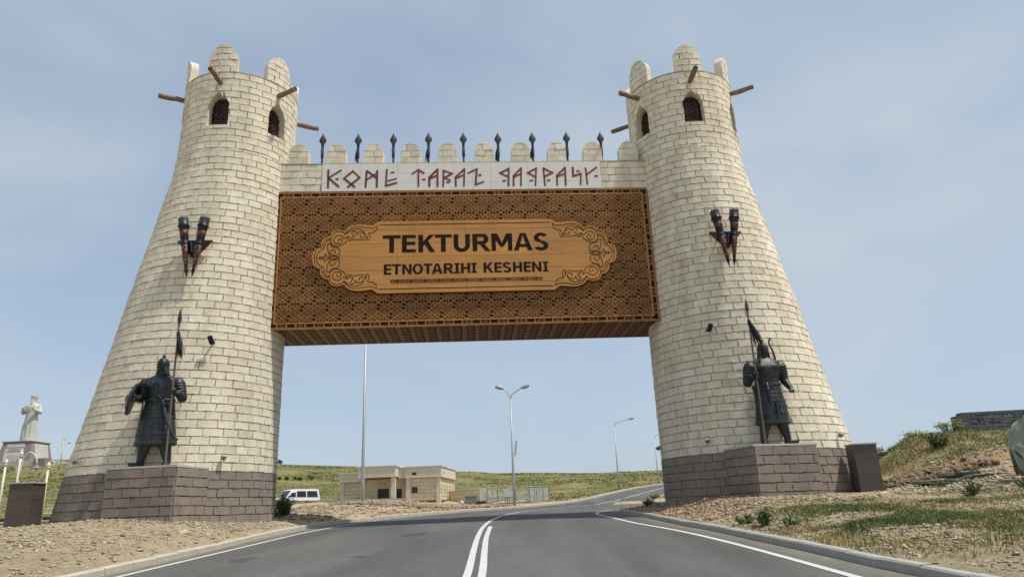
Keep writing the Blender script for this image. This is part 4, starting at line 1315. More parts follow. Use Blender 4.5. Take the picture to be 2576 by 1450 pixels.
# ---- lettering
def arc(cx, cz, rx, rz, a0, a1, n=10):
    return [(cx + rx*math.cos(math.radians(a0 + (a1-a0)*i/n)), cz + rz*math.sin(math.radians(a0 + (a1-a0)*i/n))) for i in range(n+1)]
def band(outer, inner): return outer + inner[::-1]
def glyph(ch_, w, h):
    t = .255*h; b = .178*h
    R_ = lambda x0, x1, z0, z1: [(x0, z0), (x1, z0), (x1, z1), (x0, z1)]
    if ch_ == 'T': return [R_((w-t)/2, (w+t)/2, 0, h-b), R_(0, w, h-b, h)]
    if ch_ == 'E': return [R_(0, t, 0, h), R_(t, w, 0, b), R_(t, w*.96, h*.43, h*.43+b), R_(t, w, h-b, h)]
    if ch_ == 'I': return [R_((w-t)/2, (w+t)/2, b*.8, h-b*.8), R_(0, w, 0, b*.8), R_(0, w, h-b*.8, h)]
    if ch_ == 'H': return [R_(0, t, 0, h), R_(w-t, w, 0, h), R_(t, w-t, h*.43, h*.43+b)]
    if ch_ == 'N': return [R_(0, t*.95, 0, h), R_(w-t*.95, w, 0, h), [(t*.95, h), (t*.55, h), (w-t*.95-.0, 0), (w-t*.55, 0)][:0] or [(t*.95, h), (t*.95, h*.66), (w-t*.95, 0), (w-t*.95, h*.34)]]
    if ch_ == 'K': return [R_(0, t, 0, h), [(t, h*.36), (t, h*.62), (w-.30*h*.95, h), (w, h)], [(t*1.25, h*.47), (t*1.25+.20*h, h*.64), (w*1.03, 0), (w*1.03-.27*h, 0)]]
    if ch_ == 'A': return [[(0, 0), (t*1.05, 0), (w/2+t*.10, h), (w/2-t*.62, h)], [(w-t*1.05, 0), (w, 0), (w/2+t*.62, h), (w/2-t*.10, h)], R_(w*.27, w*.73, h*.20, h*.20+b*.95)]
    if ch_ == 'M': return [R_(0, t*.92, 0, h), R_(w-t*.92, w, 0, h), [(t*.92, h), (t*.92, h*.64), (w/2-.07*h, h*.30), (w/2+.07*h, h*.30)][:0] or [(0.0, h), (t*.92, h*.62), (w/2-.085*h, h*.24), (w/2, h*.46), (t*1.25, h)], [(w, h), (w-t*1.25, h), (w/2, h*.46), (w/2+.085*h, h*.24), (w-t*.92, h*.62)], [(w/2-.085*h, h*.24), (w/2+.085*h, h*.24), (w/2, h*.46)]]
    if ch_ == 'U': return [R_(0, t, h*.36, h), R_(w-t, w, h*.36, h), band(arc(w/2, h*.36, w/2, h*.38, 180, 360, 16), arc(w/2, h*.36, w/2-t, h*.36-b, 180, 360, 16))]
    if ch_ == 'O': return [band(arc(w/2, h/2, w/2, h*.52, 90, 450, 28), arc(w/2, h/2, w/2-t*1.02, h*.52-b, 90, 450, 28))]
    if ch_ == 'R':
        bw_ = w*.90
        return [R_(0, t, 0, h), R_(t, bw_-.28*h, h-b, h), R_(t, bw_-.28*h, h*.40, h*.40+b), band(arc(bw_-.28*h, h*.70, .28*h, h*.30, -90, 90, 12), arc(bw_-.28*h, h*.70, .28*h-t, h*.30-b, -90, 90, 12)), [(w-.27*h, 0), (w*1.02, 0), (bw_-.28*h, h*.46), (bw_-.28*h-.20*h, h*.42)]]
    if ch_ == 'S':
        up = band(arc(w*.50, h*.735, w*.47, h*.285, 25, 270, 14), arc(w*.50, h*.735, w*.47-t, h*.285-b, 25, 270, 14))
        dn = band(arc(w*.50, h*.265, w*.49, h*.285, -155, 90, 14), arc(w*.50, h*.265, w*.49-t, h*.285-b, -155, 90, 14))
        return [up, dn]
def put_text(spec, z0, h):
    for ch_, x0, x1 in spec:
        mb = MB()
        for i, poly in enumerate(glyph(ch_, x1 - x0, h)):
            mb.prism([(x0 + p[0], z0 + p[1]) for p in poly], LZ - .0009*i - .0005, PF + .006, axis='y')
        mb.build('letter', M['letter'], plaque)
put_text([('T',6.18,6.88),('E',6.93,7.47),('K',7.57,8.20),('T',8.21,8.88),('U',8.95,9.59),('R',9.69,10.39),('M',10.44,11.26),('A',11.31,12.06),('S',12.10,12.70)], 11.075, .725)
put_text([('E',6.24,6.53),('T',6.55,6.91),('N',6.95,7.31),('O',7.34,7.75),('T',7.77,8.10),('A',8.09,8.50),('R',8.55,8.94),('I',8.955,9.18),('H',9.22,9.58),('I',9.615,9.84),
          ('K',10.10,10.47),('E',10.52,10.81),('S',10.84,11.19),('H',11.25,11.61),('E',11.67,11.95),('N',12.0,12.37),('I',12.42,12.65)], 10.18, .415)

# ---- soffit: carved boards under the bridge
ND = 2.77
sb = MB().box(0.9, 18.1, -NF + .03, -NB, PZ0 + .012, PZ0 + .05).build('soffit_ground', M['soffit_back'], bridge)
nsf = 15
def soffit_board():
    mb = MB()
    w = (SR - SL + .3)/nsf
    # sunk lines between raised fields: octagons with a core, and slim lozenges between them
    def cell(cx, cy, a, b):
        o8 = lambda s_: [(cx + a*s_*math.cos(math.pi/8 + k*math.pi/4), cy + b*s_*math.sin(math.pi/8 + k*math.pi/4)) for k in range(8)]
        O1, O2, O3, O4 = o8(1.0), o8(.78), o8(.56), o8(.30)
        for A, B in ((O1, O2), (O3, O4)):
            v = [(p[0], p[1], 0.0) for p in A] + [(p[0], p[1], 0.0) for p in B] + [(p[0], p[1], .016) for p in A]
            f = [(k, (k+1) % 8, (k+1) % 8 + 8, k + 8) for k in range(8)] + [(k, k+16, (k+1) % 8 + 16, (k+1) % 8) for k in range(8)]
            mb.add(v, f)
    rows = 6
    for j in range(rows):
        for i in range(2):
            cell((i + .28)*w/2, (j + .5)*ND/rows, w*.135, ND/rows*.46)
            x0 = (i + .60)*w/2
            mb.box(x0 + .01, x0 + w*.19, (j + .10)*ND/rows, (j + .90)*ND/rows, 0, .016)
    return mb.data('soffit_board', M['wood_soffit']), w
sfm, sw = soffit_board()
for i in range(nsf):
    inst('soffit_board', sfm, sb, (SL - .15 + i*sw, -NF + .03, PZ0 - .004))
MB().box(SL - .15, SR + .15, -NF + .0, -NF + .06, PZ0 - .02, PZ0 + .02).build('front_batten', M['wood_carve'], bridge)
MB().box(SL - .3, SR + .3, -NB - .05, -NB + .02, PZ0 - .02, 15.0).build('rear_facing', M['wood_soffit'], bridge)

# ------------------------------------------------------------------ spears on the bridge
def make_spear(label):
    t = thing('battlement_spear', label, 'spear', gp(0, 0, 0), GA, 'spears along the battlement')
    MB().tube([(0, 0, 14.9), (0, 0, 16.62)], .042, 10).build('shaft', M['steel_dark'], t)
    sl = MB().lathe([(.055, 15.95), (.066, 15.97), (.066, 16.28), (.058, 16.30), (.058, 16.56), (.072, 16.58), (.072, 16.62), (.04, 16.64)], 12)
    auto_smooth(sl.build('socket', M['steel_dark'], t))
    prof = [(.035, 16.60), (.08, 16.64), (.142, 16.72), (.156, 16.79), (.136, 16.87), (.085, 16.96), (.036, 17.05), (.006, 17.14)]
    v, f = [], []
    for w, z in prof: v += [(-w, 0, z), (0, -.035*min(1, w*9), z), (w, 0, z), (0, .035*min(1, w*9), z)]
    for i in range(len(prof)-1):
        for k in range(4): f.append((4*i+k, 4*i+(k+1) % 4, 4*i+4+(k+1) % 4, 4*i+4+k))
    f += [(3, 2, 1, 0), (len(v)-4, len(v)-3, len(v)-2, len(v)-1)]
    obj('spearhead', v, f, M['steel_dark'], t)
    return t
ORD = ['first', 'second', 'third', 'fourth', 'fifth', 'sixth', 'seventh', 'eighth', 'ninth']
TAS = [.10, .55, .06, .62, 0, .62, .55, .58, .40]
sp0 = None
for k in range(9):
    lab = f'black iron spear on the battlement, {ORD[k]} from the left tower'
    if sp0 is None:
        sp0 = o = make_spear(lab); kids = list(o.children)
    else:
        o = sp0.copy(); C.objects.link(o); o['label'] = lab
        for ch_ in kids:
            c2 = ch_.copy(); C.objects.link(c2); c2.parent = o
    o.location = gp(3.372 + 1.5085*k, -.37, random.uniform(-.02, .02))
    if TAS[k] > 0:
        mb = MB()
        for i in range(int(6 + TAS[k]*60)):
            a = random.uniform(0, 6.28); L_ = TAS[k]*random.uniform(.7, 1.05)
            x0, y0 = .05*math.cos(a), .05*math.sin(a)
            dx = random.uniform(-.13, -.02)*(.3 + L_); dy = random.uniform(-.05, .05)
            mb.tube([(x0, y0, 16.36), (x0 + dx*.75, y0 + dy, 16.33 - L_*.45), (x0 + dx, y0 + dy*1.3, 16.33 - L_)], [.013, .011, .004], 4)
        mb.build('horsehair_tassel', M['hair'], o)

# ------------------------------------------------------------------ pedestals
def pedestal(A, B, label):
    t = thing('statue_pedestal', label, 'pedestal', G0, GA, 'statue pedestals')
    A, B = Vector(A), Vector(B)
    d = (B - A).normalized(); inn = Vector((-d.y, d.x))        # local y is away from the camera
    if inn.y < 0: inn = -inn
    D = 2.35
    c4 = [A, B, B + inn*D, A + inn*D]
    top = 2.985
    MB().prism([(p.x, p.y) for p in c4], .4, top).build('core', M['brown_mortar'], t)
    cc = sum(c4, Vector((0, 0)))/4
    MB().prism([tuple(cc + (p - cc)*1.03) for p in c4], top, 3.05).build('cap_slab', M['cap'], t)
    for P, Q, nn in ((A, B, -inn), (B, c4[2], d), (c4[3], A, -d)):
        L_ = (Q - P).length; u_ = (Q - P).normalized()
        z = top - .006; ci = 0
        while z > .95:
            z0 = z - .285
            x = -(.30 if ci % 2 else 0.0); 
            while x < L_ - .02:
                xe = min(x + .60 + random.uniform(-.06, .06), L_)
                if L_ - xe < .14: xe = L_
                a, b = max(x, 0) + .010, xe - .010
                if b - a > .04:
                    def fm(u, v, dep): 
                        q = P + u_*u + nn*dep
                        return (q.x, q.y, v)
                    v, f = block_geo(a, b, a, b, z0 + .017, z - .017, fm, proud=.042)
                    obj('stone_block', v, f, M['brown'], t, tone=[random.random()**1.6]*len(f))
                x = xe
            z = z0; ci += 1
    return t
pedestal((-1.80, -4.16), (0.45, -4.58), 'brown stone pedestal under the left bronze warrior')
pedestal((18.525, -4.58), (20.775, -4.16), 'brown stone pedestal under the right bronze warrior')

# ------------------------------------------------------------------ remeshed figures
def remesh(mb, name, mat_, parent, vox, smooth_it=2):
    tmp = bpy.data.objects.new('tmp', mesh_data('tmp', mb.v, mb.f, mat_))
    C.objects.link(tmp)
    m = tmp.modifiers.new('r', 'REMESH'); m.mode = 'VOXEL'; m.voxel_size = vox; m.use_smooth_shade = True
    s_ = tmp.modifiers.new('s', 'SMOOTH'); s_.factor = .5; s_.iterations = smooth_it
    bpy.context.view_layer.update()
    me = bpy.data.meshes.new_from_object(tmp.evaluated_get(bpy.context.evaluated_depsgraph_get()))
    bpy.data.objects.remove(tmp)
    me.name = name
    if not me.materials: me.materials.append(mat_)
    return link(bpy.data.objects.new(name, me), parent)

def limb(mb, pts, rad, seg=14):
    P, R_ = [], []
    for i in range(len(pts)-1):
        for t in np.linspace(0, 1, 5, endpoint=False):
            P.append(Vector(pts[i]).lerp(Vector(pts[i+1]), t)); R_.append(rad[i] + (rad[i+1]-rad[i])*t)
    P.append(Vector(pts[-1])); R_.append(rad[-1])
    mb.tube(P, R_, seg)
    for p, r in zip(pts, rad): mb.ell(p, (r*1.0, r*1.0, r*1.0), 12, 8)

def grip(mb, c, shaft_x, shaft_y, wrist, sgn):
    """a fist of four fingers and a thumb closed round an upright shaft"""
    c = Vector(c)
    mid = Vector((shaft_x, shaft_y, c.z))
    w = (Vector(wrist) - mid); w.z = 0
    a0 = math.atan2(w.y, w.x)
    palm = mid + Vector((math.cos(a0), math.sin(a0), 0))*.085
    mb.ell(palm, (.065, .065, .115), 12, 8)
    for i in range(4):
        z = c.z - .085 + i*.057
        rr = .062
        P = [mid + Vector((math.cos(a0 + sgn*t)*rr*1.15, math.sin(a0 + sgn*t)*rr*1.15, z - c.z)) for t in np.linspace(.25, 4.4 - .15*abs(i-1.5), 9)]
        mb.tube(P, [.030, .032, .033, .032, .032, .031, .030, .028, .022], 8)
    P = [mid + Vector((math.cos(a0 - sgn*t)*.072, math.sin(a0 - sgn*t)*.072, .115 - .05*t)) for t in np.linspace(.1, 2.2, 6)]
    mb.tube(P, [.038, .036, .034, .032, .030, .022], 8)

def head(mb, c, yaw, s=1.0, moustache=True):
    """face turned by yaw; -y is the front"""
    h = MB()
    h.ell((0, 0, 0), (.150*s, .170*s, .205*s), 18, 14)
    h.ell((0, -.06*s, -.13*s), (.095*s, .105*s, .085*s), 12, 8)          # jaw
    h.ell((0, -.185*s, -.005*s), (.028*s, .045*s, .060*s), 10, 8)        # nose
    h.ell((0, -.205*s, -.035*s), (.036*s, .030*s, .026*s), 10, 8)
    for q in (-1, 1):
        h.ell((q*.060*s, -.150*s, .060*s), (.060*s, .028*s, .020*s), 10, 6)   # brow
        h.ell((q*.078*s, -.130*s, -.030*s), (.045*s, .045*s, .040*s), 10, 6)  # cheek
        h.ell((q*.060*s, -.146*s, .022*s), (.026*s, .018*s, .014*s), 8, 6)    # eye
        h.ell((q*.152*s, .0, .0), (.022*s, .045*s, .058*s), 8, 6)             # ear
        if moustache:
            h.tube([(q*.012*s, -.185*s, -.075*s), (q*.055*s, -.172*s, -.095*s), (q*.085*s, -.145*s, -.150*s)], [.020*s, .018*s, .007*s], 7)
    h.ell((0, -.160*s, -.105*s), (.045*s, .028*s, .016*s), 8, 6)           # lower lip
    h.ell((0, -.130*s, -.185*s), (.040*s, .045*s, .035*s), 8, 6)           # chin
    h.xf(Matrix.Translation(Vector(c)) @ Matrix.Rotation(yaw, 4, 'Z'))
    mb.add(h.v, h.f)

def scale_rows(mb, prof, z0, z1, nrow, ncol, a0, a1, proud=.018):
    """rows of overlapping armour plates with rounded lower ends on an elliptical body; prof(z) -> cx, cy, rx, ry"""
    for i in range(nrow):
        zb, zt = z0 + (z1-z0)*i/nrow, z0 + (z1-z0)*(i+1)/nrow + .012
        for k in range(ncol):
            off = .5 if i % 2 else 0
            aa, ab = a0 + (a1-a0)*(k + off*.0)/ncol, a0 + (a1-a0)*(k + 1)/ncol
            am = (aa+ab)/2
            def P(a, z, d):
                cx, cy, rx, ry = prof(z)
                return (cx + (rx + d)*math.sin(a), cy - (ry + d)*math.cos(a), z)
            e = .05*(ab-aa)
            zl = zb + .35*(zt-zb)*0.35
            v = [P(aa+e, zt, proud*.35), P(ab-e, zt, proud*.35), P(ab-e, zl, proud), P(am + .3*(ab-aa), zb + .01, proud*1.1), P(am, zb, proud*1.15), P(am - .3*(ab-aa), zb + .01, proud*1.1), P(aa+e, zl, proud)]
            w = [P(aa+e, zt, -.02), P(ab-e, zt, -.02), P(ab-e, zl, -.02), P(am + .3*(ab-aa), zb + .01, -.02), P(am, zb, -.02), P(am - .3*(ab-aa), zb + .01, -.02), P(aa+e, zl, -.02)]
            f = [(0, 1, 2, 3, 4, 5, 6)] + [(j, j+7, (j+1) % 7 + 7, (j+1) % 7) for j in range(7)]
            mb.add(v + w, f)

def prof_from(rings):
    Z = [r[2] for r in rings]
    def p(z): return tuple(float(np.interp(z, Z, [r[i] for r in rings])) for i in (0, 1, 3, 4))
    return p

def helmet(t, c, yaw, s, name='helmet', brim=True):
    h = MB()
    h.lathe([(.182*s, -.02*s), (.188*s, .0), (.188*s, .045*s), (.176*s, .05*s), (.170*s, .10*s), (.140*s, .17*s), (.085*s, .225*s), (.035*s, .25*s), (.030*s, .265*s), (.052*s, .285*s), (.056*s, .31*s), (.040*s, .335*s), (.012*s, .35*s)], 18)
    h.v = [(x, y*1.10, z) for x, y, z in h.v]
    h.xf(Matrix.Translation(Vector(c)) @ Matrix.Rotation(yaw, 4, 'Z'))
    return auto_smooth(h.build(name, M['bronze'], t), 35)

def aventail(t, c, yaw, s, bottom=-.36, flare=.26):
    """mail curtain hanging from the helmet, open at the face"""
    v, f = [], []
    rows = [(.02, .178, .19), (-.10, .185, .20), (-.2, .20, .21), (bottom*.8, .23, .23), (bottom, flare, flare*.92)]
    angs = np.linspace(math.radians(62), math.radians(298), 15)
    for z, rx, ry in rows:
        for a in angs: v.append((rx*s*math.sin(a), -ry*s*math.cos(a), z*s))
    for z, rx, ry in rows:
        for a in angs: v.append((rx*s*.88*math.sin(a), -ry*s*.88*math.cos(a), z*s))
    n = len(angs); nr_ = len(rows); o_ = n*nr_
    for i in range(nr_-1):
        for k in range(n-1):
            f.append((i*n+k, (i+1)*n+k, (i+1)*n+k+1, i*n+k+1)); f.append((o_+i*n+k, o_+i*n+k+1, o_+(i+1)*n+k+1, o_+(i+1)*n+k))
    for k in range(n-1): f.append(((nr_-1)*n+k, o_+(nr_-1)*n+k, o_+(nr_-1)*n+k+1, (nr_-1)*n+k+1))
    for i in range(nr_-1):
        f.append((i*n, o_+i*n, o_+(i+1)*n, (i+1)*n)); f.append((i*n+n-1, (i+1)*n+n-1, o_+(i+1)*n+n-1, o_+i*n+n-1))
    m = Matrix.Translation(Vector(c)) @ Matrix.Rotation(yaw, 4, 'Z')
    return obj('neck_guard', [tuple(m @ Vector(p)) for p in v], f, M['bronze_scale'], t, smooth=True)

def pauldron(mb, sh, el, s_):
    """three overlapping shoulder lames"""
    sh, el = Vector(sh), Vector(el)
    for i, (t, r) in enumerate(((.00, .235), (.18, .228), (.36, .215), (.54, .200))):
        p = sh.lerp(el, t)
        mb.ell((p.x, p.y, p.z), (r, r*.98, .085), 14, 8)

def boots(mb, foot, yaw, ank):
    h = MB()
    h.ell((0, -.10, .075), (.098, .22, .075), 12, 8)
    h.ell((0, -.24, .085), (.085, .10, .070), 10, 8)
    h.ell((0, .05, .09), (.095, .11, .09), 10, 8)
    h.tube([(0, -.28, .09), (0, -.33, .13), (0, -.345, .18)], [.06, .035, .012], 8)
    h.xf(Matrix.Translation(Vector(foot)) @ Matrix.Rotation(yaw, 4, 'Z'))
    mb.add(h.v, h.f)

def tassel_spear(name, label, loc, top, tassel_dir, lean=0.0):
    t = thing(name, label, 'spear', loc, GA, 'spears held by the statues')
    def X(z): return lean*z
    MB().tube([(0, 0, .0), (X(2.2), 0, 2.2), (X(top-.55), 0, top - .55)], [.036, .034, .028], 10).build('shaft', M['spear_wood'], t)
    hd = MB().lathe([(.028, top-.60), (.045, top-.57), (.045, top-.54), (.030, top-.52), (.034, top-.50), (.075, top-.38), (.055, top-.22), (.004, top)], 8)
    hd.v = [(X(z) + x, y*.45, z) for x, y, z in hd.v]
    hd.build('spearhead', M['steel_dark'], t)
    mb = MB()
    for i in range(70):
        a = random.uniform(0, 6.28); L_ = random.uniform(.55, 1.0)
        x0, y0 = X(top-.8) + .035*math.cos(a), .035*math.sin(a)
        z0 = top - .78 - random.uniform(0, .12)
        sp = random.uniform(.25, 1.0)
        dx, dy = tassel_dir[0]*sp*L_, random.uniform(-.10, .10)
        dz = -L_*(1 - .25*abs(tassel_dir[0]))
        mb.tube([(x0, y0, z0), (x0 + dx*.45, y0 + dy*.6, z0 + dz*.42), (x0 + dx, y0 + dy, z0 + dz)], [.018, .016, .004], 4)
    mb.build('horsehair_tassel', M['hair'], t)
    return t

def warrior_left():
    t = thing('warrior_statue', 'dark bronze warrior holding a round shield, on the left pedestal', 'statue', gp(-.395, 3.72, 3.05), GA, 'bronze warriors')
    cx = -.21
    rings = [(-.21, 0, .66, .645, .45), (-.21, 0, .72, .64, .445), (-.215, 0, 1.05, .60, .42), (-.22, 0, 1.4, .555, .39), (-.215, 0, 1.75, .50, .35), (cx, 0, 2.0, .46, .32), (cx, 0, 2.14, .445, .30), (cx, 0, 2.35, .465, .315), (cx, -.01, 2.52, .50, .335), (cx, 0, 2.68, .53, .32), (cx, .01, 2.80, .52, .27), (cx, .01, 2.87, .40, .22), (cx, .01, 2.93, .24, .18), (cx, 0, 2.97, .15, .15), (cx, -.01, 3.12, .125, .135)]
    mb = MB(); mb.loft(rings, 28)
    for hip, knee, ank, ft, yw in (((-.42, 0, .95), (-.545, -.03, .60), (-.63, .02, .18), (-.65, .0, 0), -.75), ((.0, 0, .95), (.13, -.05, .60), (.20, .02, .18), (.20, .0, 0), .12)):
        limb(mb, [hip, knee, ank], [.21, .185, .118]); boots(mb, ft, yw, ank)
    # arms
    shR, elR, haR = (.31, .02, 2.66), (.50, -.02, 2.17), (.345, -.36, 2.33)
    limb(mb, [shR, elR], [.20, .155]); limb(mb, [elR, (.43, -.26, 2.28)], [.150, .095])
    grip(mb, haR, .330, -.43, (.43, -.26, 2.28), 1)
    shL, elL, haL = (-.73, .02, 2.66), (-.82, .04, 2.2), (-.86, -.30, 2.14)
    limb(mb, [shL, elL], [.20, .150]); limb(mb, [elL, haL], [.145, .092])
    mb.ell((-.87, -.36, 2.14), (.07, .09, .10), 10, 8)
    for i in range(4): mb.tube([(-.85, -.37, 2.07 + i*.052), (-.82, -.43, 2.07 + i*.052), (-.86, -.47, 2.07 + i*.052), (-.92, -.45, 2.07 + i*.052)], [.028, .03, .03, .024], 8)
    mb.tube([(-.85, -.35, 2.22), (-.81, -.40, 2.25), (-.84, -.45, 2.26)], [.033, .032, .024], 8)
    pd = MB(); pauldron(mb, shR, elR, 1); pauldron(mb, shL, elL, -1)
    head(mb, (cx, -.03, 3.21), .55*-1)
    body = remesh(mb, 'body', M['bronze'], t, .020, 2)
    helmet(t, (cx, -.02, 3.27), -.55, 1.0)
    aventail(t, (cx, -.02, 3.27), -.55, 1.0)
    pr = prof_from(rings)
    a = MB(); scale_rows(a, pr, 1.52, 2.04, 4, 15, -2.2, 2.2); tag(a.build('waist_armour', M['bronze_scale'], t), kind='stuff')
    a = MB(); scale_rows(a, pr, 2.20, 2.50, 3, 13, -1.6, 1.6, .014); tag(a.build('chest_armour', M['bronze_scale'], t), kind='stuff')
    a = MB(); scale_rows(a, pr, .98, 1.52, 3, 5, .12, 1.25, .022); tag(a.build('thigh_armour', M['bronze_scale'], t), kind='stuff')
    a = MB(); scale_rows(a, pr, .98, 1.52, 3, 5, -1.6, -.45, .022); tag(a.build('thigh_armour', M['bronze_scale'], t), kind='stuff')
    hem = MB(); vv = []
    for zz, d in ((.70, .012), (.745, .02), (.79, .012)):
        for k in range(40):
            q = 2*math.pi*k/40; c_ = pr(zz); vv.append((c_[0] + (c_[2]+d)*math.sin(q), c_[1] - (c_[3]+d)*math.cos(q), zz))
    hem.add(vv, [(i*40+k, i*40+(k+1) % 40, (i+1)*40+(k+1) % 40, (i+1)*40+k) for i in range(2) for k in range(40)])
    hem.build('hem_band', M['bronze_scale'], t, smooth=True)
    bl_ = MB()
    bl_.loft([(cx, 0, 2.03, .480, .335), (cx, 0, 2.05, .490, .345), (cx, 0, 2.13, .485, .340), (cx, 0, 2.15, .470, .325)], 32); bl_.build('belt', M['bronze'], t, smooth=True)
    for q in (-1, 1):
        d_ = MB(); 
        d_.lathe([(.135, 0), (.145, .012), (.125, .022), (.11, .02), (.09, .03), (.02, .042)], 20)
        d_.xf(Matrix.Translation((cx + q*.20, -.318, 2.60)) @ Matrix.Rotation(math.radians(84), 4, 'X') @ Matrix.Rotation(q*.35, 4, 'Y'))
        d_.build('chest_disc', M['bronze_scale'], t, smooth=True)
    # shield on the bent arm, seen nearly edge on
    s_ = MB(); s_.lathe([(.50, -.05), (.52, -.02), (.51, .015), (.43, .05), (.40, .048), (.28, .10), (.13, .13), (.11, .16), (.03, .18)], 26)
    for k in range(8):
        an = k*math.pi/4; s_.ell((.46*math.cos(an), .46*math.sin(an), .04), (.03, .03, .03), 8, 6)
    nrm = Vector((-.92, -.30, .22)).normalized()
    s_.xf(Matrix.Translation((-.95, -.36, 2.12)) @ nrm.to_track_quat('Z', 'Y').to_matrix().to_4x4())
    auto_smooth(s_.build('shield', M['bronze'], t), 30)
    # curved sabre at the left hip, dagger at the right
    P = [(.02, -.36, 2.06), (.10, -.40, 1.86), (.20, -.44, 1.55), (.34, -.42, 1.2), (.48, -.38, .93), (.60, -.34, .78)]
    sw = MB().tube(spline3(P), .048, 8); sw.build('sabre_scabbard', M['bronze_scale'], t, smooth=True)
    MB().tube([(-.14, -.36, 2.22), (-.05, -.37, 2.13), (.02, -.36, 2.06)], [.035, .03, .035], 8).build('sabre_hilt', M['bronze'], t, smooth=True)
    MB().tube([(.09, -.50, 1.90), (.13, -.37, 1.93), (.20, -.30, 1.96)], [.025, .03, .025], 8).build('sabre_guard', M['bronze'], t, smooth=True)
    dg = MB().tube([(-.585, -.24, 2.10), (-.60, -.30, 1.80), (-.61, -.34, 1.45)], [.045, .045, .03], 8); dg.build('dagger', M['bronze_scale'], t, smooth=True)
    tassel_spear('warrior_spear', 'long tasselled spear gripped by the left bronze warrior', gp(-.395 + .330, 3.72 + .43, 3.05), 5.08, (.30, 0))
    return t

def spline3(P, n=6):
    P = [Vector(p) for p in P]; Q = [2*P[0]-P[1]] + P + [2*P[-1]-P[-2]]
    out = []
    for i in range(1, len(Q)-2):
        a, b, c_, d = Q[i-1], Q[i], Q[i+1], Q[i+2]
        for k in range(n):
            t = k/n; out.append(.5*((2*b) + (c_-a)*t + (2*a-5*b+4*c_-d)*t*t + (3*b-a-3*c_+d)*t**3))
    out.append(P[-1]); return out

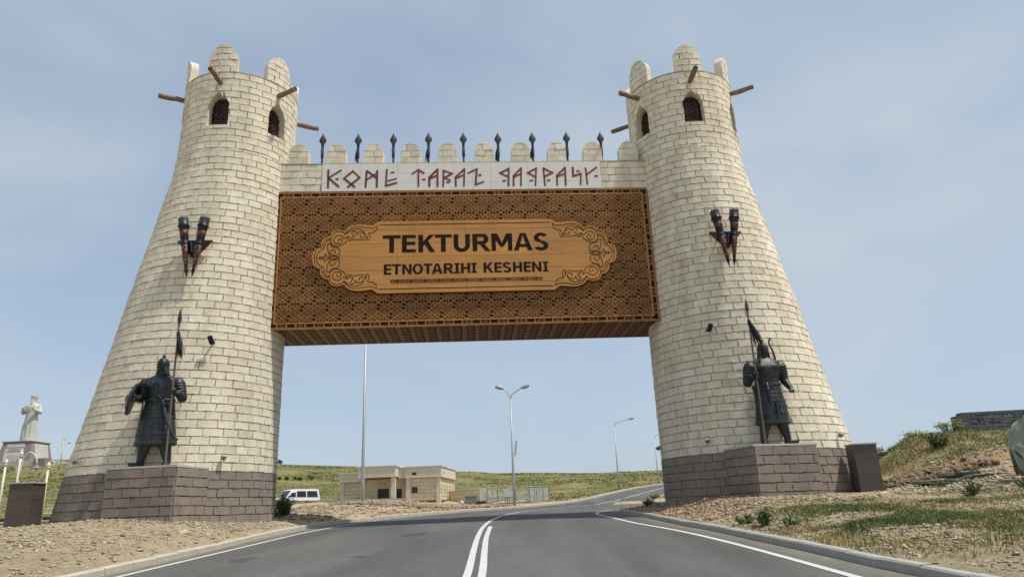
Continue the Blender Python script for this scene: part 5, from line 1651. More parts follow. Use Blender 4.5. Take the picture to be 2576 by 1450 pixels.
def warrior_right():
    t = thing('warrior_statue', 'dark bronze warrior with a bow on the back, on the right pedestal', 'statue', gp(19.524, 3.72, 3.05), GA, 'bronze warriors')
    cx = .11
    rings = [(.12, 0, .68, .585, .42), (.12, 0, .74, .58, .415), (.12, 0, 1.1, .535, .385), (.115, 0, 1.5, .485, .355), (cx, 0, 1.8, .43, .315), (cx, 0, 2.02, .395, .29), (cx, 0, 2.2, .42, .305), (cx, -.02, 2.42, .47, .335), (cx, -.02, 2.58, .51, .345), (cx, 0, 2.70, .54, .32), (cx, .01, 2.81, .52, .27), (cx, .01, 2.88, .38, .22), (cx, .01, 2.94, .23, .18), (cx, 0, 2.98, .15, .15), (cx, -.01, 3.12, .125, .135)]
    mb = MB(); mb.loft(rings, 28)
    for hip, knee, ank, ft, yw in (((-.08, 0, .95), (-.20, -.04, .62), (-.27, .02, .18), (-.27, .0, 0), -.10), ((.32, 0, .95), (.44, -.04, .60), (.56, .02, .18), (.57, .0, 0), .85)):
        limb(mb, [hip, knee, ank], [.205, .178, .115]); boots(mb, ft, yw, ank)
    shL, elL, haL = (-.42, .02, 2.64), (-.58, -.02, 2.12), (-.41, -.36, 2.30)
    limb(mb, [shL, elL], [.21, .160]); limb(mb, [elL, (-.50, -.26, 2.25)], [.155, .098])
    grip(mb, haL, -.41, -.43, (-.50, -.26, 2.25), -1)
    shR, elR, haR = (.64, .02, 2.64), (.74, .04, 2.18), (.80, -.22, 1.86)
    limb(mb, [shR, elR], [.21, .155]); limb(mb, [elR, haR], [.150, .092])
    mb.ell((.80, -.28, 1.79), (.075, .085, .085), 10, 8)
    for i in range(4): mb.tube([(.83 - i*.045, -.31, 1.80), (.84 - i*.045, -.37, 1.77), (.83 - i*.045, -.37, 1.71), (.82 - i*.045, -.32, 1.70)], [.028, .03, .029, .022], 8)
    mb.tube([(.74, -.27, 1.82), (.69, -.32, 1.79), (.70, -.37, 1.76)], [.034, .032, .024], 8)
    for sh, el in ((shL, elL), (shR, elR)): pauldron(mb, sh, el, 1)
    # chest and belly relief
    for q in (-1, 1):
        mb.ell((cx + q*.19, -.27, 2.58), (.20, .10, .14), 12, 8)
        for k in range(3): mb.ell((cx + q*.10, -.28 + .012*k, 2.38 - k*.115), (.095, .055, .050), 10, 6)
    head(mb, (cx, -.03, 3.19), .35)
    remesh(mb, 'body', M['bronze'], t, .020, 2)
    helmet(t, (cx, -.02, 3.25), .35, 1.02)
    aventail(t, (cx, -.02, 3.25), .35, 1.05, bottom=-.43, flare=.36)
    pr = prof_from(rings)
    a = MB(); scale_rows(a, pr, 1.70, 1.94, 2, 15, -2.2, 2.2); tag(a.build('waist_armour', M['bronze_scale'], t), kind='stuff')
    a = MB(); scale_rows(a, pr, 1.42, 1.70, 2, 17, -2.3, 2.3); tag(a.build('hip_armour', M['bronze_scale'], t), kind='stuff')
    for u0, u1 in ((.28, 1.35), (-1.35, -.35)):
        a = MB(); scale_rows(a, pr, 1.0, 1.42, 2, 4, u0, u1, .022); tag(a.build('thigh_armour', M['bronze_scale'], t), kind='stuff')
    bl_ = MB(); bl_.loft([(cx, 0, 1.95, .425, .320), (cx, 0, 1.97, .435, .330), (cx, 0, 2.06, .430, .325), (cx, 0, 2.08, .42, .31)], 32)
    bl_.build('belt', M['bronze'], t, smooth=True)
    MB().box(cx - .10, cx + .10, -.345, -.28, 1.93, 2.10).build('belt_buckle', M['bronze_scale'], t)
    hem = MB(); vv = []
    for zz, d in ((.70, .012), (.745, .02), (.79, .012)):
        for k in range(40):
            q = 2*math.pi*k/40; c_ = pr(zz); vv.append((c_[0] + (c_[2]+d)*math.sin(q), c_[1] - (c_[3]+d)*math.cos(q), zz))
    hem.add(vv, [(i*40+k, i*40+(k+1) % 40, (i+1)*40+(k+1) % 40, (i+1)*40+k) for i in range(2) for k in range(40)])
    hem.build('hem_band', M['bronze_scale'], t, smooth=True)
    MB().box(cx + .03, cx + .06, -.43, -.30, .74, 1.40).build('coat_slit', M['bronze_scale'], t)
    MB().tube([(cx - .16, -.36, 2.05), (cx - .16, -.38, 1.78), (cx - .16, -.40, 1.44)], [.042, .045, .03], 8).build('dagger', M['bronze_scale'], t, smooth=True)
    MB().tube([(cx - .26, -.38, 1.84), (cx - .16, -.40, 1.84), (cx - .06, -.38, 1.84)], [.022, .026, .022], 8).build('dagger_guard', M['bronze'], t, smooth=True)
    P = [(.50, .25, 2.5), (.64, .28, 2.9), (.60, .28, 3.22), (.52, .28, 3.45), (.50, .28, 3.60), (.58, .28, 3.72)]
    MB().tube(spline3(P), [.032]*(5*6+1), 8).build('bow', M['bronze'], t, smooth=True)
    P = [(-.40, .02, 2.0), (-.36, .0, 1.75), (-.36, -.03, 1.45), (-.37, .0, 1.05)]
    MB().tube(spline3(P), .055, 8).build('quiver', M['bronze_scale'], t, smooth=True)
    tassel_spear('warrior_spear', 'long spear with windblown tassel gripped by the right bronze warrior', gp(19.524 - .41, 3.72 + .43, 3.05), 5.0, (.46, 0))
    return t
warrior_left(); warrior_right()

# ------------------------------------------------------------------ horn sconces on the towers
def horn(t, bx, bz, tx, tz, y0, y1):
    """one horn from its tip at the bottom to its crown at the top"""
    a, b = Vector((bx, y0, bz)), Vector((tx, y1, tz))
    L_ = (b - a).length; K = .87
    rot = (b - a).to_track_quat('Z', 'Y').to_matrix().to_4x4()
    Mx = Matrix.Translation(a) @ rot
    body = MB().lathe([(.060*K, .13*L_), (.105*K, .35*L_), (.140*K, .53*L_)], 18).xf(Mx).build('horn_body', M['copper'], t, smooth=True)
    MB().lathe([(.155*K, .64*L_), (.178*K, .765*L_)], 18).xf(Mx).build('horn_neck', M['copper'], t, smooth=True)
    auto_smooth(MB().lathe([(.140*K, .53*L_), (.155*K, .535*L_), (.158*K, .55*L_), (.148*K, .555*L_), (.155*K, .625*L_), (.168*K, .63*L_), (.168*K, .645*L_), (.155*K, .65*L_)], 18).xf(Mx).build('horn_band', M['blackmetal'], t))
    auto_smooth(MB().lathe([(.180*K, .765*L_), (.200*K, .82*L_), (.235*K, .825*L_), (.238*K, .84*L_), (.215*K, .85*L_), (.200*K, .865*L_)], 18).xf(Mx).build('horn_collar', M['blackmetal'], t))
    auto_smooth(MB().lathe([(.198*K, .862*L_), (.212*K, .868*L_), (.200*K, .876*L_), (.200*K, .965*L_), (.17*K, .965*L_), (.16*K, .90*L_)], 18).xf(Mx).build('horn_cup', M['steel_dark'], t))
    c = MB(); n = 8
    for k in range(n):
        a0, a1 = 2*math.pi*k/n, 2*math.pi*(k+1)/n
        pts = [(a0, .965), (a0 + .25*(a1-a0), .992), ((a0+a1)/2, .975 + .03), (a0 + .75*(a1-a0), .992), (a1, .965)]
        v = [(.205*K*math.cos(q), .205*K*math.sin(q), z*L_) for q, z in pts] + [(.180*K*math.cos(q), .180*K*math.sin(q), z*L_) for q, z in pts]
        c.add(v, [(0, 1, 2, 3, 4), (9, 8, 7, 6, 5)] + [(i, i+5, i+6, i+1) for i in range(4)])
    c.xf(Mx).build('horn_crown', M['silver'], t)
    auto_smooth(MB().lathe([(.010, 0), (.026, .035*L_), (.030, .055*L_), (.052, .075*L_), (.066, .095*L_), (.050, .10*L_), (.062, .115*L_), (.055, .135*L_)], 12).xf(Mx).build('horn_tip', M['blackmetal'], t))
    for z_, r_ in ((.50, .1), (.3, .08)):
        pass
    # scrolls embossed on the horn
    for (z_, rr, tt) in ((.70, .166, -.1), (.71, .166, 1.0), (.47, .13, .1), (.40, .122, .75), (.34, .105, -.3), (.27, .092, .3), (.205, .078, -.1)):
        P = []
        for q in np.linspace(0, 5.4, 14):
            rad = .075*(1 - .13*q)*(rr/.166)**.5
            u, w = rad*math.cos(q), rad*math.sin(q)*1.15
            aa = -math.pi/2 + tt + u/rr
            P.append(Vector((rr*.93*math.cos(aa), rr*.93*math.sin(aa), z_*L_ + w)))
        m2 = MB().tube(P, .012, 5); 
        # keep the scroll facing the road whatever roll the tracking gave
        m2.xf(Mx @ Matrix.Rotation(HROLL(rot), 4, 'Z')); m2.build('horn_scroll', M['copper_light'], t)
def HROLL(rot):
    f = rot.to_3x3().inverted() @ Vector((0, -1, 0))
    return math.atan2(f.y, f.x) + math.pi/2
M['copper_light'] = mat('bright_copper_relief', (0.30, 0.115, 0.065), 0.45, metal=0.3, var=0.3, scale=8)
def sconce(s0, label, dx):
    t = thing('horn_sconce', label, 'wall lamp', gp(s0, 0, 0), GA, 'horn lamps on the towers')
    wall_n = 2.64
    horn(t, -.09 + dx[0], 9.60, -.39 + dx[1], 11.86, -(wall_n + .42), -(wall_n + .48))
    horn(t, .09 + dx[0], 9.60, .39 + dx[1], 11.86, -(wall_n + .42), -(wall_n + .48))
    pl = [(-.62, 11.05), (.62, 11.05), (.60, 10.98), (.08, 10.42), (0, 10.36), (-.08, 10.42), (-.60, 10.98)]
    MB().prism(pl, -(wall_n + .22), -(wall_n + .16), axis='y').build('bracket_plate', M['copper'], t)
    MB().prism([(-.27, 11.02), (.27, 11.02), (.10, 10.50), (-.10, 10.50)], -(wall_n + .30), -(wall_n + .225), axis='y').build('bracket_shield', M['blackmetal'], t)
    mb = MB(); y_ = -(wall_n + .305)
    for q in (-1, 1):
        mb.ribbon([(q*.03, 10.60), (q*.07, 10.66), (q*.04, 10.72), (q*.09, 10.78), (q*.05, 10.84), (q*.10, 10.92)], .022, y_, y_ + .02)
        mb.ribbon([(q*(.13 + .06*math.cos(a)), 10.90 + .06*math.sin(a)) for a in np.linspace(0, 4.6, 9)], .02, y_ - .003, y_ + .02)
    mb.build('bracket_ornament', M['silver'], t)
    for q in (-.25, .25): MB().tube([(q, -(wall_n - .2), 10.9), (q, -(wall_n + .42), 10.9)], .035, 8).build('mounting_arm', M['blackmetal'], t)
    return t
sconce(-.33, 'pair of crowned copper horn lamps on the left tower', (.0, .0))
sconce(19.22, 'pair of crowned copper horn lamps on the right tower', (.0, -.04))

# ------------------------------------------------------------------ floodlights on the towers
def floodlight(s0, label, tilt):
    z = 7.30; n_ = 2.83
    t = thing('wall_floodlight', label, 'floodlight', gp(s0, 0, 0), GA, 'black floodlights on the towers')
    MB().tube([(0, -n_ + .25, z), (0, -n_ - .12, z)], .028, 8).build('bracket', M['blackmetal'], t)
    b = MB().box(-.065, .065, -.060, .060, -.15, .15)
    for k in range(5): b.box(-.078, .078, -.060 + k*.024, -.050 + k*.024, -.135, .135)
    b.xf(Matrix.Translation((0, -n_ - .20, z)) @ Matrix.Rotation(tilt, 4, 'Y') @ Matrix.Rotation(.5, 4, 'X') @ Matrix.Rotation(-tilt*1.6, 4, 'Z'))
    b.build('housing', M['blackmetal'], t)
    g = MB().box(-.055, .055, -.066, -.061, -.13, .13).xf(Matrix.Translation((0, -n_ - .20, z)) @ Matrix.Rotation(tilt, 4, 'Y') @ Matrix.Rotation(.5, 4, 'X') @ Matrix.Rotation(-tilt*1.6, 4, 'Z'))
    g.build('lens', M['dark_glass'], t)
floodlight(.60, 'black finned floodlight on the left tower above the warrior', -.25)
floodlight(18.12, 'black finned floodlight on the right tower beside the warrior', .25)

def uplight(sg, az, label):
    a = math.radians(az); z = 3.36
    base = 0 if sg < 0 else GW
    r_ = trad(z); sh = sg*KSH*(r_ - RTOP)
    px, py = sh + math.sin(a)*r_, -math.cos(a)*r_
    p = G0 + Matrix.Rotation(GA, 3, 'Z') @ Vector((base + px, py, 0))
    t = thing('uplight', label, 'uplight', (p.x, p.y, z), GA + a, 'small round uplights on the towers')
    MB().tube([(0, .1, -.02), (0, -.10, -.02)], .02, 8).build('arm', M['grey_paint'], t)
    h = MB().lathe([(.03, -.09), (.075, -.07), (.09, .0), (.095, .05), (.08, .055)], 14).xf(Matrix.Translation((0, -.17, .02)) @ Matrix.Rotation(.5, 4, 'X'))
    auto_smooth(h.build('lamp_head', M['grey_paint'], t))
    MB().lathe([(.078, .052), (.078, .058)], 14).xf(Matrix.Translation((0, -.17, .02)) @ Matrix.Rotation(.5, 4, 'X')).build('lens', M['lampglass'], t)
for sg, az, lab in ((-1, -37, 'small round uplight on the left tower, outermost of three'), (-1, 43.6, 'small round uplight on the left tower facing the road'), (-1, 95.6, 'small round uplight on the inner side of the left tower'),
                    (1, -45, 'small round uplight on the right tower left of its warrior'), (1, 34, 'small round uplight on the right tower near the granite plinth'), (1, -93, 'small round uplight on the inner side of the right tower')):
    uplight(sg, az, lab)

# ------------------------------------------------------------------ granite plinths
def plinth(fx, fy, rot, label, z0, z1):
    t = thing('granite_plinth', label, 'plinth', (fx, fy, z0), rot, 'brown granite plinths')
    w = .74
    for i in range(3):
        a = (z1 - z0)*i/3 - (.25 if i == 0 else 0); b = (z1 - z0)*(i+1)/3
        MB().box(-w/2, w/2, -w/2, w/2, a + .004, b - .004).build('granite_course', M['granite'], t)
    MB().box(-w/2 + .01, w/2 - .01, -w/2 + .01, w/2 - .01, -.2, z1 - z0 - .01).build('granite_core', M['granite'], t)
    MB().box(-w/2 - .035, w/2 + .035, -w/2 - .035, w/2 + .035, z1 - z0, z1 - z0 + .045).build('cap_slab', M['cap'], t)
plinth(-16.25, 24.40, .06, 'dark brown granite plinth left of the left tower', 1.22, 2.76)
plinth(11.57, 24.90, -.07, 'dark brown granite plinth right of the right tower', 1.46, 2.97)

# ------------------------------------------------------------------ low building behind the gate
def gz(x, y): return float(land(np.array([x]), np.array([y]))[0])
B0 = Vector((-8.54, 79.6, 0)); BR = math.radians(-4)
house = thing('low_building', 'low flat-roofed cream block building with a columned porch', 'building', B0, BR)
ZG = 1.9
MB().box(-3.62, -.06, .06, 9.4, ZG, 5.0).build('wall', M['bld_trim'], house)
MB().box(-8.3, -3.3, 1.06, 9.2, ZG, 5.0).build('wall', M['bld_trim'], house)
MB().box(-11.3, -8.2, 1.66, 8.8, ZG, 4.95).build('wall', M['bld_trim'], house)
def block_wall(P, Q, z0, z1, holes=(), bw=.80, bh=.385, parent=None):
    P, Q = Vector(P), Vector(Q); L_ = (Q-P).length; d = (Q-P)/L_; nn = Vector((d.y, -d.x))
    z = z0; ci = 0
    while z < z1 - .05:
        zt = min(z + bh, z1)
        x = -(bw/2 if ci % 2 else 0)
        while x < L_ - .03:
            xe = min(x + bw, L_)
            segs = [(max(x, 0), xe)]
            for (h0, h1, hz0, hz1) in holes:
                if zt > hz0 + .02 and z < hz1 - .02:
                    s2 = []
                    for a, b in segs:
                        if h0 > a: s2.append((a, min(b, h0)))
                        if h1 < b: s2.append((max(a, h1), b))
                    segs = [q for q in s2 if q[1] - q[0] > .04]
            for a, b in segs:
                if b - a < .05: continue
                g = .012; dp = .045 + random.uniform(-.006, .006); bv = .014
                def W(u, v, o): q = P + d*u + nn*o; return (q.x, q.y, v)
                a_, b_, c_, e_ = a + g, b - g, z + g, zt - g
                v = [W(a_, c_, -.02), W(b_, c_, -.02), W(b_, e_, -.02), W(a_, e_, -.02), W(a_+bv, c_+bv, dp), W(b_-bv, c_+bv, dp), W(b_-bv, e_-bv, dp), W(a_+bv, e_-bv, dp)]
                f = [(4, 5, 6, 7), (0, 1, 5, 4), (1, 2, 6, 5), (2, 3, 7, 6), (3, 0, 4, 7)]
                obj('wall_block', v, f, M['bld_block'], parent, tone=[random.random()]*5)
            x = xe
        z = zt; ci += 1
block_wall((-3.35, .06), (-.42, .06), 2.55, 4.93, [(.28, .86, 3.40, 3.96)], parent=house)
block_wall((-.06, .42), (-.06, 9.1), 2.55, 4.93, [(.30, .62, 3.35, 3.95), (2.6, 2.9, 3.35, 3.95), (4.1, 4.4, 3.35, 3.95), (5.8, 6.1, 3.35, 3.95)], parent=house)
block_wall((-8.2, 1.06), (-3.6, 1.06), 2.2, 4.93, [(1.15, 2.35, 2.0, 3.97)], parent=house)
block_wall((-11.0, 1.66), (-8.3, 1.66), 2.3, 4.80, parent=house)
block_wall((-3.60, 1.06), (-3.60, .1), 2.2, 4.93, parent=house)
# plinth, corner piers, columns
MB().box(-3.66, .03, -.03, 9.4, ZG, 2.52).build('plinth', M['bld_plinth'], house)
for (x, y) in ((-.22, -.0), (-3.50, -.02)): MB().box(x - .20, x + .26, y - .06, y + .42, ZG, 4.95).build('pier', M['bld_trim'], house)
MB().box(-.30, .06, 9.0, 9.5, ZG, 4.95).build('pier', M['bld_trim'], house)
MB().box(-11.4, -11.0, 1.55, 2.0, ZG, 4.85).build('pier', M['bld_trim'], house)
for x in (-8.15, -4.86): MB().box(x - .22, x + .22, -1.1, -.66, ZG, 5.12).build('porch_column', M['bld_trim'], house)
# fascias and roof slabs
for (x0, x1, y0, y1, z0, z1) in ((-3.72, .18, -.22, 9.6, 4.93, 6.02), (-8.65, -4.55, -1.35, 9.3, 5.10, 6.16), (-11.55, -8.55, 1.35, 9.0, 4.84, 5.72), (-4.55, -3.72, .1, 9.4, 4.95, 6.0)):
    fa = MB().box(x0, x1, y0, y1, z0, z1).build('fascia', M['bld_trim'], house)
    MB().box(x0 - .09, x1 + .09, y0 - .09, y1 + .09, z1, z1 + .12).build('roof_edge', M['bld_trim'], fa)
    nseg = max(2, int((x1 - x0)/1.0))
    for i in range(1, nseg):
        xx = x0 + (x1 - x0)*i/nseg
        MB().box(xx - .008, xx + .008, y0 - .006, y0 + .02, z0, z1).build('fascia_joint', M['mortar'], fa)
MB().box(-3.02, -2.52, -.228, -.15, 5.22, 5.50).build('fascia_vent', M['dark_glass'], house)
MB().box(.1, .188, 1.3, 1.75, 5.28, 5.55).build('fascia_vent', M['dark_glass'], house)
wn = MB().box(-3.09, -2.47, .0, .10, 3.38, 3.98).build('window', M['door'], house)
MB().box(-3.02, -2.54, -.012, .0, 3.45, 3.91).build('pane', M['dark_glass'], wn)
for y_ in (.72, 3.02, 4.52, 6.22): MB().box(-.055, -.03, y_, y_ + .32, 3.35, 3.95).build('slit_window', M['dark_glass'], house)
dr = MB().box(-7.05, -5.85, .96, 1.08, 1.9, 3.97).build('door', M['door'], house)
MB().box(-6.455, -6.435, .945, .965, 1.9, 3.93).build('door_joint', M['dark_glass'], dr)
MB().tube([(-6.35, .93, 2.75), (-6.35, .88, 2.75), (-6.2, .88, 2.75)], .025, 6).build('handle', M['silver'], dr)
MB().lathe([(.19, 0), (.19, .05), (.15, .09), (.05, .11)], 16).xf(Matrix.Translation((-6.42, .98, 4.33)) @ Matrix.Rotation(math.pi/2, 4, 'X')).build('round_wall_lamp', M['lightgrey'], house, smooth=True)
MB().box(-4.95, -4.4, .99, 1.05, 2.2, 3.9).build('side_door', M['door'], house)

bw = thing('boundary_wall', 'low cream block wall with white coping right of the low building', 'wall', (0, 0, 0), 0)
A, Bq = Vector((-8.1, 84.5)), Vector((-4.3, 80.1))
d = (Bq - A).normalized(); nn = Vector((-d.y, d.x))
MB().prism([tuple(A), tuple(Bq), tuple(Bq + nn*.3), tuple(A + nn*.3)], 1.6, 3.42).build('core', M['bld_trim'], bw)
block_wall(tuple(A), tuple(Bq), 2.25, 3.42, parent=bw)
MB().prism([tuple(A - nn*.06), tuple(Bq - nn*.06), tuple(Bq + nn*.36), tuple(A + nn*.36)], 3.42, 3.50).build('coping', M['lightgrey'], bw)
MB().prism([tuple(A - nn*.07), tuple(Bq - nn*.07), tuple(Bq), tuple(A)], 1.6, 2.24).build('plinth', M['bld_plinth'], bw)
MB().box(-4.32, -3.66, 79.4, 80.1, 1.6, 3.58).build('end_pier', M['bld_trim'], bw)
MB().box(-4.36, -3.62, 79.36, 79.42, 1.6, 2.24).build('plinth', M['bld_plinth'], bw)

fence = thing('glass_fence', 'grey metal framed glass enclosure left of the double lamp', 'fence', (0, 0, 0))
FC = [(-3.5, 79.2, 3.45), (-2.55, 83.5, 3.45), (1.6, 84.0, 3.75), (3.0, 78.0, 3.45), (.92, 72.2, 3.36)]
def fence_run(a, b, n):
    for i in range(n):
        p = [a[k] + (b[k]-a[k])*i/n for k in range(3)]; q = [a[k] + (b[k]-a[k])*(i+1)/n for k in range(3)]
        zb0, zb1 = gz(p[0], p[1]) - .05, gz(q[0], q[1]) - .05
        MB().tube([(p[0], p[1], zb0), (p[0], p[1], p[2])], .065, 6).build('fence_post', M['fence_steel'], fence)
        for h0, h1 in ((p[2] - .03, q[2] - .03), (zb0 + .22, zb1 + .22)):
            MB().tube([(p[0], p[1], h0), (q[0], q[1], h1)], .048, 6).build('fence_rail', M['fence_steel'], fence)
        obj('glass_pane', [(p[0], p[1], zb0 + .25), (q[0], q[1], zb1 + .25), (q[0], q[1], q[2] - .06), (p[0], p[1], p[2] - .06)], [(0, 1, 2, 3)], M['glass'], fence)
    MB().tube([(b[0], b[1], gz(b[0], b[1]) - .05), (b[0], b[1], b[2])], .065, 6).build('fence_post', M['fence_steel'], fence)
for a, b, n in ((FC[0], FC[1], 2), (FC[1], FC[2], 2), (FC[2], FC[3], 3), (FC[3], FC[4], 3)): fence_run(a, b, n)
MB().prism([(-3.7, 79.0), (-2.7, 83.8), (1.8, 84.3), (3.3, 78.0), (1.0, 71.8)], 1.55, 1.98).build('concrete_base', M['kerb'], fence)

cab = thing('electric_cabinet', 'light grey electrical cabinet on legs inside the glass enclosure', 'cabinet', (-1.35, 77.5, 0))
MB().box(-.38, .38, -.2, .2, 2.52, 3.32).build('box', M['lightgrey'], cab)
MB().box(-.34, .34, -.215, -.2, 2.56, 3.28).build('door', M['lightgrey'], cab)
for q in (-.22, 0, .2): MB().tube([(q, 0, 1.9), (q, 0, 2.53)], .05, 6).build('leg', M['grey_paint'], cab)
binn = thing('waste_bin', 'grey flared metal bin in front of the boundary wall', 'bin', (-5.1, 77.2, 0))
MB().prism([(-.48, 0), (.48, 0), (.62, 1.0), (-.62, 1.0)], -.3, .3, axis='y').xf(Matrix.Translation((0, 0, 1.75))).build('bin_body', M['grey_paint'], binn)
MB().box(-.66, .66, -.33, .33, 2.70, 2.78).build('rim', M['grey_paint'], binn)
vase = thing('stone_vase', 'pale rounded vase standing beside the grey bin', 'vase', (-6.05, 77.0, 1.85))
auto_smooth(MB().lathe([(.16, 0), (.26, .15), (.27, .35), (.16, .5), (.12, .58), (.18, .66), (.15, .67)], 16).build('vase_body', M['white_stone'], vase))
MB().lathe([(.19, .66), (.2, .69), (.14, .69)], 16).build('vase_lip', M['white_stone'], vase)
lw = thing('terrace_kerb', 'long low concrete edging in front of the van and building', 'edging', (0, 0, 0))
for i in range(9):
    xa, xb_ = -28 + i*1.9, -28 + i*1.9 + 1.88
    MB().box(xa, xb_, 72 - .02*i, 72.3 - .02*i, 1.8, 2.98 - .03*i).build('edging_stone', M['kerb'], lw)

# ------------------------------------------------------------------ van
def van():
    t = thing('white_van', 'white van parked behind the concrete edging left of the building', 'van', (-23.65, 78.4, gz(-23.65, 78.4) - .02), math.radians(47))
    # local: front towards -x, right side towards -y
    side = [(-2.45, .38), (-2.48, .80), (-2.40, .98), (-1.55, 1.12), (-.95, 1.86), (-.55, 1.95), (1.9, 1.97), (2.25, 1.88), (2.36, 1.1), (2.38, .40)]
    w = .92
    v, f = [], []
    for y, inset in ((-w, 0), (w, 0)):
        for x, z in side:
            k = .14 if z > 1.5 else (.03 if z > 1.05 else 0)
            v.append((x, y - math.copysign(k, y), z))
    n = len(side)
    f = [tuple(range(n)), tuple(range(2*n-1, n-1, -1))] + [(i, i+n, (i+1) % n + n, (i+1) % n) for i in range(n)]
    b = obj('body', v, f, M['van_paint'], t)
    def sidewin(x0, x1, x2, x3, z0, z1, y, nm='side_window'):
        k0, k1 = .035 + .0, .125
        s_ = math.copysign(1, y)
        P = [(x0, z0, k0), (x1, z0, k0), (x2, z1, k1), (x3, z1, k1)]
        return obj(nm, [(x, y - s_*k + s_*.012, z) for x, z, k in P], [(0, 1, 2, 3)], M['dark_glass'], t)
    for y in (-w, w):
        sidewin(-1.28, -.48, -.48, -.86, 1.14, 1.72, y); sidewin(-.36, .72, .72, -.36, 1.14, 1.74, y); sidewin(.84, 2.12, 2.02, .84, 1.14, 1.74, y)
        obj('door_seam', [(-.42, y*1.002, .5), (-.40, y*1.002, .5), (-.40, y*.985, 1.15), (-.42, y*.985, 1.15)], [(0, 1, 2, 3)], M['rubber'], t)
        for x in (-1.55, 1.55):
            wh = MB().lathe([(.20, -.11), (.335, -.11), (.35, -.05), (.35, .05), (.335, .11), (.20, .11)], 20).xf(Matrix.Translation((x, y*.92, .34)) @ Matrix.Rotation(math.pi/2, 4, 'X')).build('wheel', M['rubber'], t)
            MB().lathe([(.20, -.115), (.21, .115)], 16).xf(Matrix.Translation((x, y*.92, .34)) @ Matrix.Rotation(math.pi/2, 4, 'X')).build('rim', M['silver'], wh)
        MB().ell((-1.35, y*1.13, 1.20), (.07, .10, .11), 8, 6).build('wing_mirror', M['rubber'], t)
    # windscreen on the slope between bonnet and roof
    a, b2 = Vector((-1.55, 0, 1.12)), Vector((-.95, 0, 1.86))
    up = (b2 - a); nrm = Vector((-up.z, 0, up.x)).normalized()*.012
    P = [a.lerp(b2, .06) + Vector((0, -.82, 0)), a.lerp(b2, .06) + Vector((0, .82, 0)), a.lerp(b2, .94) + Vector((0, .70, 0)), a.lerp(b2, .94) + Vector((0, -.70, 0))]
    obj('windscreen', [tuple(p + nrm) for p in P], [(0, 1, 2, 3)], M['dark_glass'], t)
    MB().box(-2.50, -2.44, -.80, .80, .62, .84).build('grille', M['rubber'], t)
    for y in (-.66, .66): MB().box(-2.515, -2.43, y - .16, y + .16, .66, .84).build('headlight', M['lampglass'], t)
    MB().box(-2.56, -2.40, -.92, .92, .36, .56).build('bumper', M['grey_paint'], t)
    MB().box(-1.5, 2.0, -.70, .70, .22, .45).build('underbody', M['rubber'], t)
    for y in (-.3, .35): MB().tube([(-1.58, y, 1.13), (-1.36, y + .42, 1.35)], .012, 5).build('wiper', M['rubber'], t)
van()

# ------------------------------------------------------------------ street lamps
def lamp_head(t, p, dirx, tilt=.28):
    h = MB().loft([(0, 0, -.30, .05, .03), (0, 0, -.22, .10, .045), (0, 0, .0, .15, .055), (0, 0, .22, .13, .045), (0, 0, .34, .07, .025)], 12)
    h.xf(Matrix.Translation(Vector(p)) @ Matrix.Rotation(dirx*(math.pi/2 - tilt), 4, 'Y'))
    hd = auto_smooth(h.build('lamp_head', M['galv'], t))
    g = MB().box(-.10, .10, -.035, .035, -.12, .24)
    g.v = [(x - dirx*.0, y, z) for x, y, z in g.v]
    g.xf(Matrix.Translation(Vector(p) + Vector((0, 0, -.045))) @ Matrix.Rotation(dirx*(math.pi/2 - tilt), 4, 'Y') @ Matrix.Rotation(math.pi/2, 4, 'Z'))
    g.build('lamp_glass', M['lampglass'], t)
def street_lamp(x, y, z, h, arms, label, r0=.095, r1=.045, rise=.8, sign=False):
    t = thing('street_lamp', label, 'lamp post', (x, y, z), 0, 'tall street lamps')
    MB().tube([(0, 0, -.3), (0, 0, 1.3), (0, 0, h)], [r0, r0*.95, r1], 12).build('pole', M['galv'], t, smooth=True)
    MB().tube([(0, 0, -.2), (0, 0, .05)], r0*1.9, 10).build('base_flange', M['grey_paint'], t)
    for a in arms:
        s_ = math.copysign(1, a)
        P = [(0, 0, h - .15), (s_*.10, 0, h + rise*.35), (a*.45, 0, h + rise*.70), (a*.85, 0, h + rise*.95)]
        MB().tube(spline3(P), .032, 8).build('arm', M['galv'], t, smooth=True)
        lamp_head(t, (a, 0, h + rise*1.04), s_)
    if sign: MB().box(-.30, -.16, -.02, .02, 3.3, 4.35).xf(Matrix.Rotation(.12, 4, 'Y')).build('small_sign', M['lightgrey'], t)
    return t
street_lamp(-11.02, 52, 2.15, 13.5, (-1.2, 1.2), 'tall grey mast in front of the low building', .125, .06)
street_lamp(-.42, 51.3, 1.55, 7.3, (-.75, 1.05), 'double-armed street lamp seen through the gate', sign=True)
street_lamp(10.9, 82, gz(10.9, 82) - .05, 6.9, (1.95,), 'single-armed street lamp up the road beside the left kerb')
street_lamp(18.65, 100, gz(18.65, 100) - .05, 6.4, (1.7,), 'farthest single-armed street lamp, half hidden by the right tower')

